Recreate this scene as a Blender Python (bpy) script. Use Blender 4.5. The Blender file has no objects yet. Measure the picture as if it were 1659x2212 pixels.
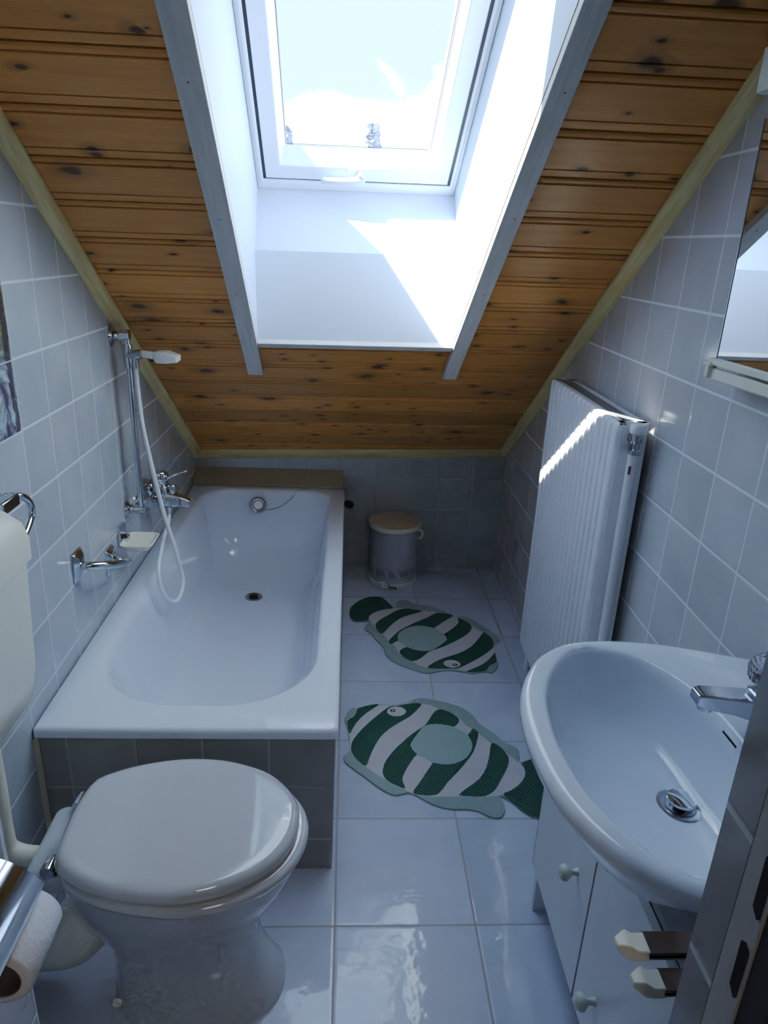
import bpy, bmesh, math, random
from mathutils import Vector, Matrix
import numpy as np
random.seed(4)
sc = bpy.context.scene
COL = sc.collection
PI = math.pi
# ------------------------------------------------------------------ helpers
ORG = {}

def link(o, parent=None, origin=None):
    COL.objects.link(o)
    if parent is not None:
        o.parent = parent
        base = ORG[parent.name]
    else:
        base = Vector((0, 0, 0))
    if origin is not None:
        o.location = Vector(origin) - base
        ORG[o.name] = Vector(origin)
    else:
        ORG[o.name] = base.copy()
    return o

def tag(o, label=None, cat=None, group=None, kind=None):
    if label: o['label'] = label
    if cat: o['category'] = cat
    if group: o['group'] = group
    if kind: o['kind'] = kind
    return o

def thing(name, loc, label=None, cat=None, group=None, kind=None):
    o = bpy.data.objects.new(name, None)
    o.empty_display_size = .05
    link(o, None, loc)
    return tag(o, label, cat, group, kind)

class MB:
    """collects world-space geometry, builds ONE mesh object"""
    def __init__(s):
        s.v = []; s.f = []; s.m = []
    def add(s, vs, fs, mi=0):
        b = len(s.v)
        s.v += [tuple(v) for v in vs]
        s.f += [tuple(i + b for i in f) for f in fs]
        s.m += [mi] * len(fs)
        return s
    def box(s, a, b, mi=0, M=None):
        x0, y0, z0 = a; x1, y1, z1 = b
        vs = [Vector(p) for p in ((x0,y0,z0),(x1,y0,z0),(x1,y1,z0),(x0,y1,z0),(x0,y0,z1),(x1,y0,z1),(x1,y1,z1),(x0,y1,z1))]
        if M: vs = [M @ v for v in vs]
        return s.add(vs, [(0,3,2,1),(4,5,6,7),(0,1,5,4),(1,2,6,5),(2,3,7,6),(3,0,4,7)], mi)
    def loft(s, loops, closed=True, cap0=False, cap1=False, mi=0):
        n = len(loops[0]); vs = [p for L in loops for p in L]; fs = []
        for k in range(len(loops) - 1):
            for i in range(n if closed else n - 1):
                j = (i + 1) % n
                fs.append((k*n+i, k*n+j, (k+1)*n+j, (k+1)*n+i))
        if cap0: fs.append(tuple(range(n - 1, -1, -1)))
        if cap1: fs.append(tuple((len(loops)-1)*n + i for i in range(n)))
        return s.add(vs, fs, mi)
    def lathe(s, c, prof, axis=(0,0,1), n=32, mi=0, cap0=True, cap1=True):
        """prof: [(r, h)] along axis from c"""
        ax = Vector(axis).normalized()
        q = ax.to_track_quat('Z', 'Y')
        c = Vector(c); loops = []
        for r, h in prof:
            loops.append([c + q @ Vector((r*math.cos(2*PI*i/n), r*math.sin(2*PI*i/n), h)) for i in range(n)])
        return s.loft(loops, True, cap0, cap1, mi)
    def tube(s, pts, r, n=12, mi=0, smooth=True, closed=False, sub=6):
        pts = [Vector(p) for p in pts]
        rs = r if isinstance(r, (list, tuple)) else [r] * len(pts)
        if smooth and len(pts) > 2:
            P, R = [], []
            N = len(pts)
            for i in range(N - 1):
                p0 = pts[max(i-1, 0)]; p1 = pts[i]; p2 = pts[i+1]; p3 = pts[min(i+2, N-1)]
                for k in range(sub):
                    t = k / sub
                    P.append(.5*((2*p1) + (p2-p0)*t + (2*p0-5*p1+4*p2-p3)*t*t + (3*p1-p0-3*p2+p3)*t**3))
                    R.append(rs[i]*(1-t) + rs[i+1]*t)
            P.append(pts[-1]); R.append(rs[-1])
        else: P, R = pts, rs
        T = []
        for i in range(len(P)):
            a = P[max(i-1, 0)]; b = P[min(i+1, len(P)-1)]
            T.append((b - a).normalized())
        ref = Vector((0,0,1)) if abs(T[0].z) < .9 else Vector((1,0,0))
        nrm = T[0].cross(ref).normalized(); loops = []
        for i, p in enumerate(P):
            nrm = (nrm - T[i]*nrm.dot(T[i])).normalized()
            bi = T[i].cross(nrm)
            loops.append([p + (nrm*math.cos(2*PI*k/n) + bi*math.sin(2*PI*k/n))*R[i] for k in range(n)])
        return s.loft(loops, True, True, True, mi)
    def build(s, name, mats, parent=None, smooth=None, bevel=None, seg=2, origin=None, fix=True, sub=0):
        me = bpy.data.meshes.new(name)
        base = Vector(origin) if origin is not None else (ORG[parent.name] if parent is not None else Vector((0,0,0)))
        me.from_pydata([tuple(Vector(v) - base) for v in s.v], [], s.f)
        mats = mats if isinstance(mats, (list, tuple)) else [mats]
        for m in mats: me.materials.append(m)
        for p, mi in zip(me.polygons, s.m): p.material_index = mi
        me.validate()
        if fix:
            bm = bmesh.new(); bm.from_mesh(me)
            bmesh.ops.recalc_face_normals(bm, faces=bm.faces)
            bm.to_mesh(me); bm.free()
        o = bpy.data.objects.new(name, me)
        link(o, parent, origin)
        if sub:
            md = o.modifiers.new('sub', 'SUBSURF'); md.levels = sub; md.render_levels = sub
        if bevel:
            md = o.modifiers.new('bev', 'BEVEL'); md.width = bevel; md.segments = seg
            md.limit_method = 'ANGLE'; md.angle_limit = math.radians(40); md.harden_normals = False
        if smooth is not None or bevel:
            for p in me.polygons: p.use_smooth = True
            if not bevel and not sub: me.set_sharp_from_angle(angle=math.radians(smooth))
            elif not sub: me.set_sharp_from_angle(angle=math.radians(smooth or 60))
        return o

def catmull(pts, sub=6, closed=True):
    P = [Vector(p) for p in pts]; N = len(P); out = []
    for i in range(N if closed else N - 1):
        g = (lambda k: P[k % N]) if closed else (lambda k: P[min(max(k, 0), N-1)])
        p0, p1, p2, p3 = g(i-1), g(i), g(i+1), g(i+2)
        for k in range(sub):
            t = k / sub
            out.append(.5*((2*p1) + (p2-p0)*t + (2*p0-5*p1+4*p2-p3)*t*t + (3*p1-p0-3*p2+p3)*t**3))
    if not closed: out.append(P[-1])
    return out

def resample(P, n, closed=True):
    P = [Vector(p) for p in P]
    if closed: P = P + [P[0]]
    d = [0]
    for a, b in zip(P, P[1:]): d.append(d[-1] + (b-a).length)
    out = []; L = d[-1]; j = 0
    for i in range(n):
        t = L * i / (n if closed else n - 1)
        while j < len(d) - 2 and d[j+1] < t: j += 1
        k = (t - d[j]) / max(d[j+1]-d[j], 1e-9)
        out.append(P[j].lerp(P[j+1], min(max(k, 0), 1)))
    return out

def rrect(x0, x1, y0, y1, z, r, n=16):
    """rounded rectangle, r = (r00, r10, r11, r01) radii; 4*n points, constant count"""
    if not isinstance(r, (tuple, list)): r = (r,)*4
    out = []
    for (cx, cy, a0, rr) in ((x0+r[0], y0+r[0], PI, r[0]), (x1-r[1], y0+r[1], 1.5*PI, r[1]), (x1-r[2], y1-r[2], 0, r[2]), (x0+r[3], y1-r[3], .5*PI, r[3])):
        for k in range(n):
            a = a0 + .5*PI*k/(n-1)
            out.append(Vector((cx + rr*math.cos(a), cy + rr*math.sin(a), z)))
    return out

# ------------------------------------------------------------------ materials
def newmat(name):
    m = bpy.data.materials.new(name); m.use_nodes = True
    nt = m.node_tree
    return m, nt, nt.nodes['Principled BSDF']

def setp(b, col=None, rough=None, metal=None, spec=None, coat=None, trans=None, ior=None):
    if col is not None: b.inputs['Base Color'].default_value = (*col, 1)
    if rough is not None: b.inputs['Roughness'].default_value = rough
    if metal is not None: b.inputs['Metallic'].default_value = metal
    if spec is not None: b.inputs['Specular IOR Level'].default_value = spec
    if coat is not None: b.inputs['Coat Weight'].default_value = coat; b.inputs['Coat Roughness'].default_value = .04
    if trans is not None: b.inputs['Transmission Weight'].default_value = trans
    if ior is not None: b.inputs['IOR'].default_value = ior

def N(nt, t, **kw):
    n = nt.nodes.new(t)
    for k, v in kw.items():
        if k == 'inp':
            for kk, vv in v.items(): n.inputs[kk].default_value = vv
        else: setattr(n, k, v)
    return n

def math_(nt, op, a, b=None, clamp=False):
    n = nt.nodes.new('ShaderNodeMath'); n.operation = op; n.use_clamp = clamp
    for i, x in enumerate((a, b)):
        if x is None: continue
        if isinstance(x, (int, float)): n.inputs[i].default_value = x
        else: nt.links.new(x, n.inputs[i])
    return n.outputs[0]

def maprange(nt, x, a, b, c=0., d=1., smooth=True):
    n = nt.nodes.new('ShaderNodeMapRange')
    if smooth: n.interpolation_type = 'SMOOTHSTEP'
    nt.links.new(x, n.inputs['Value'])
    for k, v in (('From Min', a), ('From Max', b), ('To Min', c), ('To Max', d)): n.inputs[k].default_value = v
    return n.outputs[0]

def mixc(nt, f, a, b, blend='MIX'):
    n = nt.nodes.new('ShaderNodeMix'); n.data_type = 'RGBA'; n.blend_type = blend
    for s, x in ((n.inputs['Factor'], f), (n.inputs['A'], a), (n.inputs['B'], b)):
        if isinstance(x, (int, float)): s.default_value = x
        elif isinstance(x, tuple): s.default_value = (*x, 1) if len(x) == 3 else x
        else: nt.links.new(x, s)
    return n.outputs['Result']

def noise(nt, vec, scale, detail=3, rough=.5, dist=0.):
    n = nt.nodes.new('ShaderNodeTexNoise'); n.inputs['Scale'].default_value = scale
    n.inputs['Detail'].default_value = detail; n.inputs['Roughness'].default_value = rough; n.inputs['Distortion'].default_value = dist
    if vec is not None: nt.links.new(vec, n.inputs['Vector'])
    return n.outputs['Fac']

def bump(nt, b, h, strength=.3, dist=.001, coat=False):
    n = nt.nodes.new('ShaderNodeBump'); n.inputs['Strength'].default_value = strength; n.inputs['Distance'].default_value = dist
    nt.links.new(h, n.inputs['Height']); nt.links.new(n.outputs[0], b.inputs['Normal'])
    return n

def plain(name, col, rough=.4, metal=0., var=.04, vs=8., spec=.5, coat=0., bs=0., bscale=60.):
    """simple procedural: base colour with faint mottling"""
    m, nt, b = newmat(name); setp(b, col, rough, metal, spec, coat)
    tc = N(nt, 'ShaderNodeTexCoord'); v = tc.outputs['Object']
    f = noise(nt, v, vs, 4)
    lo = tuple(max(0, c*(1-var)) for c in col); hi = tuple(min(1, c*(1+var)) for c in col)
    nt.links.new(mixc(nt, f, lo, hi), b.inputs['Base Color'])
    if bs: bump(nt, b, noise(nt, v, bscale, 3), bs, .001)
    return m

def tilemat(name, A, B, size, offA, offB, col, col2, grout, wA=.002, wB=.003, rough=.12, wav=.25, gb=.5, sizeB=None):
    m, nt, b = newmat(name); setp(b, col, rough)
    tc = N(nt, 'ShaderNodeTexCoord'); sp = N(nt, 'ShaderNodeSeparateXYZ')
    nt.links.new(tc.outputs['Object'], sp.inputs[0])
    sizeB = sizeB or size
    ca, cb = sp.outputs[A], sp.outputs[B]
    a_ = math_(nt, 'SUBTRACT', ca, offA - 30*size); b_ = math_(nt, 'SUBTRACT', cb, offB - 30*sizeB)
    da = math_(nt, 'PINGPONG', a_, size/2); db = math_(nt, 'PINGPONG', b_, sizeB/2)
    ma = maprange(nt, da, wA*.5, wA*.5+.0012); mb = maprange(nt, db, wB*.5, wB*.5+.0012)
    mask = math_(nt, 'MULTIPLY', ma, mb)
    ia = math_(nt, 'FLOOR', math_(nt, 'DIVIDE', a_, size)); ib = math_(nt, 'FLOOR', math_(nt, 'DIVIDE', b_, sizeB))
    cx = N(nt, 'ShaderNodeCombineXYZ'); nt.links.new(ia, cx.inputs[0]); nt.links.new(ib, cx.inputs[1])
    wn = N(nt, 'ShaderNodeTexWhiteNoise'); nt.links.new(cx.outputs[0], wn.inputs['Vector'])
    # shift the cloud pattern per tile
    ad = N(nt, 'ShaderNodeVectorMath', operation='MULTIPLY_ADD'); nt.links.new(wn.outputs['Color'], ad.inputs[0]); ad.inputs[1].default_value = (7, 7, 7); nt.links.new(tc.outputs['Object'], ad.inputs[2])
    cl = noise(nt, ad.outputs[0], 9, 3, .5)
    cl = maprange(nt, cl, .3, .7)
    base = mixc(nt, cl, col, col2)
    br = maprange(nt, wn.outputs['Value'], 0, 1, .94, 1.03, False)
    vm = N(nt, 'ShaderNodeVectorMath', operation='SCALE'); nt.links.new(base, vm.inputs[0]); nt.links.new(br, vm.inputs['Scale'])
    nt.links.new(mixc(nt, mask, grout, vm.outputs[0]), b.inputs['Base Color'])
    rn = maprange(nt, mask, 0, 1, .7, rough, False); nt.links.new(rn, b.inputs['Roughness'])
    # grout recess + faint glaze waviness
    e = math_(nt, 'MULTIPLY', maprange(nt, da, 0, wA*.5+.006), maprange(nt, db, 0, wB*.5+.006))
    w = noise(nt, tc.outputs['Object'], 22, 2)
    h = math_(nt, 'ADD', math_(nt, 'MULTIPLY', e, gb), math_(nt, 'MULTIPLY', w, wav))
    bump(nt, b, h, .5, .002)
    return m

def wood(name, c1, c2, grain_axis=0, knots=True, scale=1., rough=.35, knotc=(.08, .03, .012), seed=0., boardp=None, off=0., bcol=True):
    """grain runs along axis 0 (object space x)"""
    m, nt, b = newmat(name); setp(b, c1, rough)
    tc = N(nt, 'ShaderNodeTexCoord'); mp = N(nt, 'ShaderNodeMapping')
    nt.links.new(tc.outputs['Object'], mp.inputs[0]); mp.inputs['Location'].default_value = (seed, seed*.7, 0)
    sp = N(nt, 'ShaderNodeSeparateXYZ'); nt.links.new(tc.outputs['Object'], sp.inputs[0])
    axes = [0, 1, 2]
    u = sp.outputs[grain_axis]; v = sp.outputs[1 if grain_axis == 0 else 0]
    vec = mp.outputs[0]
    if boardp:
        idx = math_(nt, 'FLOOR', math_(nt, 'DIVIDE', math_(nt, 'SUBTRACT', v, off - 30*boardp), boardp))
        wn = N(nt, 'ShaderNodeTexWhiteNoise', noise_dimensions='1D'); nt.links.new(idx, wn.inputs['W'])
        ad = N(nt, 'ShaderNodeVectorMath', operation='MULTIPLY_ADD'); nt.links.new(wn.outputs['Color'], ad.inputs[0]); ad.inputs[1].default_value = (9, 0, 9); nt.links.new(vec, ad.inputs[2])
        vec = ad.outputs[0]
    st = N(nt, 'ShaderNodeMapping'); nt.links.new(vec, st.inputs[0])
    s = [1.2*scale, 1.2*scale, 1.2*scale]
    for k in range(3):
        if k != grain_axis: s[k] = 15*scale
    st.inputs['Scale'].default_value = s
    g1 = noise(nt, st.outputs[0], 3, 5, .6, .35)
    s2 = N(nt, 'ShaderNodeMapping'); nt.links.new(vec, s2.inputs[0])
    s = [3*scale]*3
    for k in range(3):
        if k != grain_axis: s[k] = 130*scale
    s2.inputs['Scale'].default_value = s
    g2 = noise(nt, s2.outputs[0], 2, 3, .6)
    f = math_(nt, 'ADD', math_(nt, 'MULTIPLY', g1, .75), math_(nt, 'MULTIPLY', g2, .35))
    f = maprange(nt, f, .25, .9)
    col = mixc(nt, f, c1, c2)
    if boardp and bcol:
        br = maprange(nt, wn.outputs['Value'], 0, 1, .82, 1.12, False)
        vm = N(nt, 'ShaderNodeVectorMath', operation='SCALE'); nt.links.new(col, vm.inputs[0]); nt.links.new(br, vm.inputs['Scale']); col = vm.outputs[0]
    if knots:
        for (sx, sv, thr, sz, sd) in ((5.0, 9., .58, .19, 0.), (8., 15., .60, .15, 3.7)):
            km = N(nt, 'ShaderNodeMapping'); nt.links.new(vec, km.inputs[0])
            s = [sx, sv, 0.] if grain_axis == 0 else [sv, sx, 0.]
            km.inputs['Scale'].default_value = s; km.inputs['Location'].default_value = (sd, sd, 0)
            wob = N(nt, 'ShaderNodeVectorMath', operation='MULTIPLY_ADD')
            nz = nt.nodes.new('ShaderNodeTexNoise'); nz.inputs['Scale'].default_value = 30; nt.links.new(vec, nz.inputs['Vector'])
            nt.links.new(nz.outputs['Color'], wob.inputs[0]); wob.inputs[1].default_value = (.14, .14, 0); nt.links.new(km.outputs[0], wob.inputs[2])
            vo = N(nt, 'ShaderNodeTexVoronoi', voronoi_dimensions='2D'); vo.inputs['Scale'].default_value = 1.; nt.links.new(wob.outputs[0], vo.inputs['Vector'])
            sc_ = N(nt, 'ShaderNodeSeparateColor'); nt.links.new(vo.outputs['Color'], sc_.inputs[0])
            pres = math_(nt, 'GREATER_THAN', sc_.outputs[0], thr)
            rad = maprange(nt, sc_.outputs[1], 0, 1, .3, 1, False)
            dd = math_(nt, 'DIVIDE', vo.outputs['Distance'], rad)
            core = math_(nt, 'MULTIPLY', maprange(nt, dd, sz*.45, sz, 1, 0), pres)
            halo = math_(nt, 'MULTIPLY', maprange(nt, dd, sz, sz*2.4, .38, 0), pres)
            col = mixc(nt, halo, col, tuple(c*.45 for c in c1))
            col = mixc(nt, math_(nt, 'MULTIPLY', core, .9), col, knotc)
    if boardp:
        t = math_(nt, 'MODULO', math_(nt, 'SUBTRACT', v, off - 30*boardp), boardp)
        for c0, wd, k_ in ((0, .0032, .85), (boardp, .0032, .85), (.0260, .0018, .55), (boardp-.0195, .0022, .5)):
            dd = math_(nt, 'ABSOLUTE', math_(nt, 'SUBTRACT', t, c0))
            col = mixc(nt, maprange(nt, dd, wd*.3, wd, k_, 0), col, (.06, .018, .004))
    nt.links.new(col, b.inputs['Base Color'])
    bump(nt, b, f, .15, .0006)
    return m

M = {}
M['chrome'] = plain('chrome', (.62, .64, .68), .07, 1., .02)
M['steel'] = plain('brushed_steel', (.5, .51, .54), .25, 1., .05)
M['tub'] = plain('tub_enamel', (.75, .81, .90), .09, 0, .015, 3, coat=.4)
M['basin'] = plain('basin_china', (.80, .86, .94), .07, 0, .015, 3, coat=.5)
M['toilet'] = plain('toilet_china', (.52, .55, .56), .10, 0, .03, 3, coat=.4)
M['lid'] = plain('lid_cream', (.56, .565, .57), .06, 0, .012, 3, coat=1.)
M['cistern'] = plain('cistern_cream', (.78, .77, .66), .28, 0, .03, 3)
M['white'] = plain('white_paint', (.80, .82, .86), .35, 0, .01)
M['reveal'] = plain('reveal_white', (.60, .69, .79), .45, 0, .01)
M['upvc'] = plain('white_upvc', (.80, .84, .90), .25, 0, .01)
M['black'] = plain('black_rubber', (.012, .012, .014), .5)
M['dark'] = plain('dark_gap', (.01, .01, .01), .8)
M['radiator'] = plain('radiator_enamel', (.88, .88, .90), .28, 0, .02)
M['cab'] = plain('cabinet_laminate', (.70, .73, .76), .35, 0, .02, 3)
M['cabdark'] = plain('cabinet_shadow_board', (.36, .39, .42), .5, 0, .03)  # darkened laminate: shade under the basin put into the colour
M['edge'] = plain('cabinet_edging', (.22, .17, .16), .5)
M['cream'] = plain('cream_plastic', (.80, .76, .62), .4, 0, .04, 20)
M['whiteplastic'] = plain('white_plastic', (.86, .86, .84), .3, 0, .02)
M['hose'] = plain('hose_white', (.80, .83, .86), .25, 0, .02)
M['knobgreen'] = plain('knob_cream', (.62, .66, .58), .2, 0, .02)
M['frame'] = plain('door_frame_paint', (.46, .44, .42), .45, 0, .08, 14)
M['brown'] = plain('dark_brown_seal', (.05, .035, .025), .6)
M['door_edge'] = plain('dark_door_edge', (.022, .016, .013), .5)
M['armsteel'] = plain('dull_chrome', (.30, .29, .31), .14, 1.)
M['handlegrey'] = plain('handle_grey_white', (.55, .62, .72), .3)
M['hall'] = plain('hall_paint', (.35, .33, .30), .8)
M['paper'] = plain('toilet_paper', (.78, .80, .84), .9, 0, .03, 30, bs=.9, bscale=220)
M['card'] = plain('dark_core', (.10, .075, .06), .7)
M['caulk'] = plain('cream_sealant', (.60, .58, .44), .5)
M['binbody'] = plain('bin_enamel', (.50, .50, .54), .35, 0, .03)
M['bincream'] = plain('bin_cream', (.72, .72, .62), .4)
M['bintop'] = plain('bin_lid_beige', (.62, .50, .38), .45, 0, .06, 25)
M['plinth'] = plain('ledge_glaze', (.42, .38, .28), .12, 0, .08, 10)
M['rust'] = plain('rust', (.22, .07, .03), .8)
M['hill'] = plain('far_house_haze', (.11, .14, .22), .9)  # pale blue haze of distance put into the colour
M['far'] = plain('far_tree_haze', (.26, .32, .45), .9)  # leaves, trunk and ground tinted with painted-in distance haze
# acrylic tap head
m, nt, b = newmat('clear_acrylic'); setp(b, (.86, .86, .90), .06, 0, trans=.85, ior=1.45); M['acrylic'] = m
M['red'] = plain('red_dot', (.5, .02, .03), .3)
# pane: mostly see-through with a faint reflection
m, nt, b = newmat('window_pane_glass')
tr = N(nt, 'ShaderNodeBsdfTransparent'); tr.inputs[0].default_value = (.97, .985, .99, 1)
gl = N(nt, 'ShaderNodeBsdfGlossy'); gl.inputs['Roughness'].default_value = .02
mx = N(nt, 'ShaderNodeMixShader'); mx.inputs[0].default_value = .05
nt.links.new(tr.outputs[0], mx.inputs[1]); nt.links.new(gl.outputs[0], mx.inputs[2])
nt.links.new(mx.outputs[0], nt.nodes['Material Output'].inputs['Surface']); M['pane'] = m
m, nt, b = newmat('mirror_silver'); setp(b, (.88, .90, .92), .015, 1.); M['mirror'] = m
GR = (.62, .66, .70)
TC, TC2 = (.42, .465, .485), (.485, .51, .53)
XL, XR, YB = -.6965, .7486, 3.1963
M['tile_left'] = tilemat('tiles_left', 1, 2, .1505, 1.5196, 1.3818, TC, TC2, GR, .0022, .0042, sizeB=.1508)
M['tile_right_lit'] = tilemat('tiles_right_lit', 1, 2, .1505, 1.7963, 1.2278, (.56, .565, .57), (.62, .61, .62), (.80, .82, .84), .0022, .0042, sizeB=.1508)  # same tile as the left wall, extra light painted into its colour
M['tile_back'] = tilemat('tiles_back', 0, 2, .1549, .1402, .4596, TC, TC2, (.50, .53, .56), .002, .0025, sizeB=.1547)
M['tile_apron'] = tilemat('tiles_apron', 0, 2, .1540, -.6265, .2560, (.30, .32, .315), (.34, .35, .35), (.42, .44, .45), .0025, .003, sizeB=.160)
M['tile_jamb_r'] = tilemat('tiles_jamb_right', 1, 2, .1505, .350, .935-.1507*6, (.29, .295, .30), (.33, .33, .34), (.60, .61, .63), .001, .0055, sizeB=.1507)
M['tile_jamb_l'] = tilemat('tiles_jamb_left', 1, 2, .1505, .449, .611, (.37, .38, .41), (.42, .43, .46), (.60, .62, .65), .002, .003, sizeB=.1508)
M['floor'] = tilemat('tiles_floor', 0, 1, .33, -.00165, 1.206, (.55, .60, .70), (.60, .64, .73), (.42, .40, .40), .0042, .0042, rough=.07, wav=.9, gb=.6)
PITCH = .1355; GV = .9105
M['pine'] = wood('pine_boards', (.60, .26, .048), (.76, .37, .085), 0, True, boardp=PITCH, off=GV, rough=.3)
M['cove'] = wood('raw_pine_trim', (.66, .48, .20), (.86, .78, .46), 0, False, scale=1.8, rough=.5)
M['strip'] = wood('grey_washed_pine', (.54, .53, .50), (.70, .69, .66), 0, False, scale=1.6, rough=.5)
SUN, SKY, HALL_FILL, EXPO, HS = 27., 1.05, 3., 0., 2.4
CURVE = [(.02,.034),(.05,.105),(.1,.225),(.2,.39),(.4,.57),(.7,.78)]
# ------------------------------------------------------------------ frame of the sloped roof
def zc(x, y): return .577 + .69*(YB - y) + .029*x
P0 = Vector((0, 2.306, zc(0, 2.306)))
en = Vector((-.029, .69, 1)).normalized()
eu = Vector((1, .029, zc(1, 2.335) - zc(0, 2.306))).normalized()
ev = en.cross(eu)
if ev.z < 0: ev = -ev
FR = Matrix(((eu.x, ev.x, en.x, P0.x), (eu.y, ev.y, en.y, P0.y), (eu.z, ev.z, en.z, P0.z), (0, 0, 0, 1)))

def framed(o):
    o.matrix_world = FR; ORG[o.name] = Vector((0, 0, 0)); return o

# ------------------------------------------------------------------ room shell
def struct(name, mb, mats, **k):
    o = mb.build(name, mats, **k); o['kind'] = 'structure'; return o

YF = -1.3                      # back of the hallway
struct('floor', MB().add([(-1.6, YF, 0), (1.6, YF, 0), (1.6, YB+.05, 0), (-1.6, YB+.05, 0)], [(0,1,2,3)]), M['floor'], fix=False)
def side_wall(name, x, mat):
    s = 1 if x > 0 else -1
    a = [(x, .38, 0), (x, YB, 0), (x, YB, zc(x, YB)+.02), (x, .62, zc(x, .62)+.02), (x, .38, 2.42)]
    b = [(x + s*.08, p[1], p[2]) for p in a]
    n = len(a)
    struct(name, MB().add(a + b, [tuple(range(n)), tuple(range(2*n-1, n-1, -1))] + [(i, (i+1) % n, n+(i+1) % n, n+i) for i in range(n)]), mat)
side_wall('wall_left', XL, M['tile_left'])
side_wall('wall_right', XR, M['tile_right_lit'])
struct('wall_back', MB().box((XL-.08, YB, 0), (XR+.08, YB+.08, .66)), M['tile_back'])
# near walls: tiled reveals either side of the doorway
struct('wall_front_left', MB().box((-1.0, -.02, 0), (-.353, .600, 2.42)), M['tile_jamb_l'])
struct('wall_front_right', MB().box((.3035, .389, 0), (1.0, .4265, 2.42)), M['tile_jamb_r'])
struct('wall_front_top', MB().box((-.353, .33, 2.06), (.3035, .4265, 2.42)), M['hall'])
# hallway behind the camera
struct('wall_hall_right', MB().box((.36, -.02, 0), (1.0, .33, 2.42)), M['door_edge'])
struct('wall_hall_back', MB().box((-1.6, YF-.06, 0), (1.6, YF, 2.42)), M['hall'])
struct('wall_hall_left', MB().box((-1.66, YF, 0), (-1.6, -.02, 2.42)).box((-1.6, -.08, 0), (-1.0, -.02, 2.42)), M['hall'])
struct('wall_hall_side', MB().box((1.6, YF, 0), (1.66, -.02, 2.42)).box((1.0, -.08, 0), (1.6, -.02, 2.42)), M['hall'])
struct('ceiling_flat', MB().box((-1.66, YF-.06, 2.35), (1.66, .64, 2.45)), M['hall'])
# steel door frame with strike holes
d = thing('door_1', (.3035, .37, 0), kind='structure')
MB().box((.3035, .3570, 0), (.345, .389, 2.06)).build('door_frame', M['frame'], d, bevel=.0012)
MB().box((.3052, .33, 0), (.345, .3568, 2.06)).build('frame_rebate', M['door_edge'], d, bevel=.001)
hs = MB()
for (a, b_) in ((.958, 1.012), (1.038, 1.094)):
    L = [(.3032, y, z) for y, z in ((.360, a+.004), (.3635, a), (.3705, a+.006), (.3715, b_-.004), (.366, b_), (.360, b_-.004))]
    hs.add(L, [tuple(range(6))])
hs.build('strike_hole', M['dark'], d)
MB().box((.3445, .329, 0), (.3605, .345, 2.05)).build('door_seal', M['brown'], d)

# ---- sloping ceiling of profiled boards (built in roof coordinates)
UL, UR, VT = -.287, .334, 1.50
prof = [(-.0015,.0075),(.0015,.0075),(.0035,.0012),(.0065,0),(.024,0),(.0252,.0028),(.0268,.0028),(.028,0),
        (.1135,0),(.1150,.0035),(.1168,.0035),(.1185,.0008),(.1235,-.0008),(.1290,-.0002),(.1325,.0026)]
vs = []
k = -16
while True:
    v0 = GV + k*PITCH
    if v0 > 2.3: break
    for dv, w in prof: vs.append((v0 + dv, w))
    k += 1
vs = [p for p in vs if p[0] > -1.12]
def strip_prof(mb, u0, u1, va, vb):
    P = [p for p in vs if va < p[0] < vb]
    P = [(va, 0)] + P + [(vb, 0)]
    b = [(u0, p[0], p[1]) for p in P] + [(u1, p[0], p[1]) for p in P]
    n = len(P); mb.add(b, [(i, n+i, n+i+1, i+1) for i in range(n-1)])
mb = MB()
strip_prof(mb, -.84, UL, -1.12, 2.12); strip_prof(mb, UR, .84, -1.12, 2.12)
strip_prof(mb, UL, UR, -1.12, 0); strip_prof(mb, UL, UR, VT, 2.12)
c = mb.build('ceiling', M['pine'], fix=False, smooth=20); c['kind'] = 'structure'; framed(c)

def along(name, A, B, ax, ay, profile, mat, bevel=None):
    """prism from A to B; local X runs A->B so the grain follows it"""
    A = Vector(A); B = Vector(B); X = (B - A).normalized()
    ay_ = Vector(ax) - X*Vector(ax).dot(X); ay_.normalize(); az = X.cross(ay_)
    if az.dot(Vector(ay)) < 0: s = -1
    else: s = 1
    Mx = Matrix(((X.x, ay_.x, az.x, A.x), (X.y, ay_.y, az.y, A.y), (X.z, ay_.z, az.z, A.z), (0,0,0,1)))
    L = (B - A).length
    l0 = [(0, p, s*q) for p, q in profile]; l1 = [(L, p, s*q) for p, q in profile]
    mb = MB(); mb.loft([l0, l1], True, True, True)
    o = mb.build(name, mat, smooth=35, bevel=bevel)
    o['kind'] = 'structure'; o.matrix_world = Mx; return o
cp = [(0,0),(.034,0),(.034,.005),(.029,.013),(.019,.021),(.008,.026),(0,.027)]
along('trim_1', (XL, YB+.0, zc(XL, YB)), (XL, .64, zc(XL, .64)), (1,0,0), -en, cp, M['cove'])
along('trim_2', (XR, YB+.0, zc(XR, YB)), (XR, .64, zc(XR, .64)), (-1,0,0), -en, cp, M['cove'])
bp = [(0,0),(.030,-.021),(.030,-.012),(.024,.004),(.012,.022),(0,.030)]
along('trim_3', (XL, YB, zc(XL, YB)), (XR, YB, zc(XR, YB)), (0,-1,0), (0,0,-1), bp, M['cove'])
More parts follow.
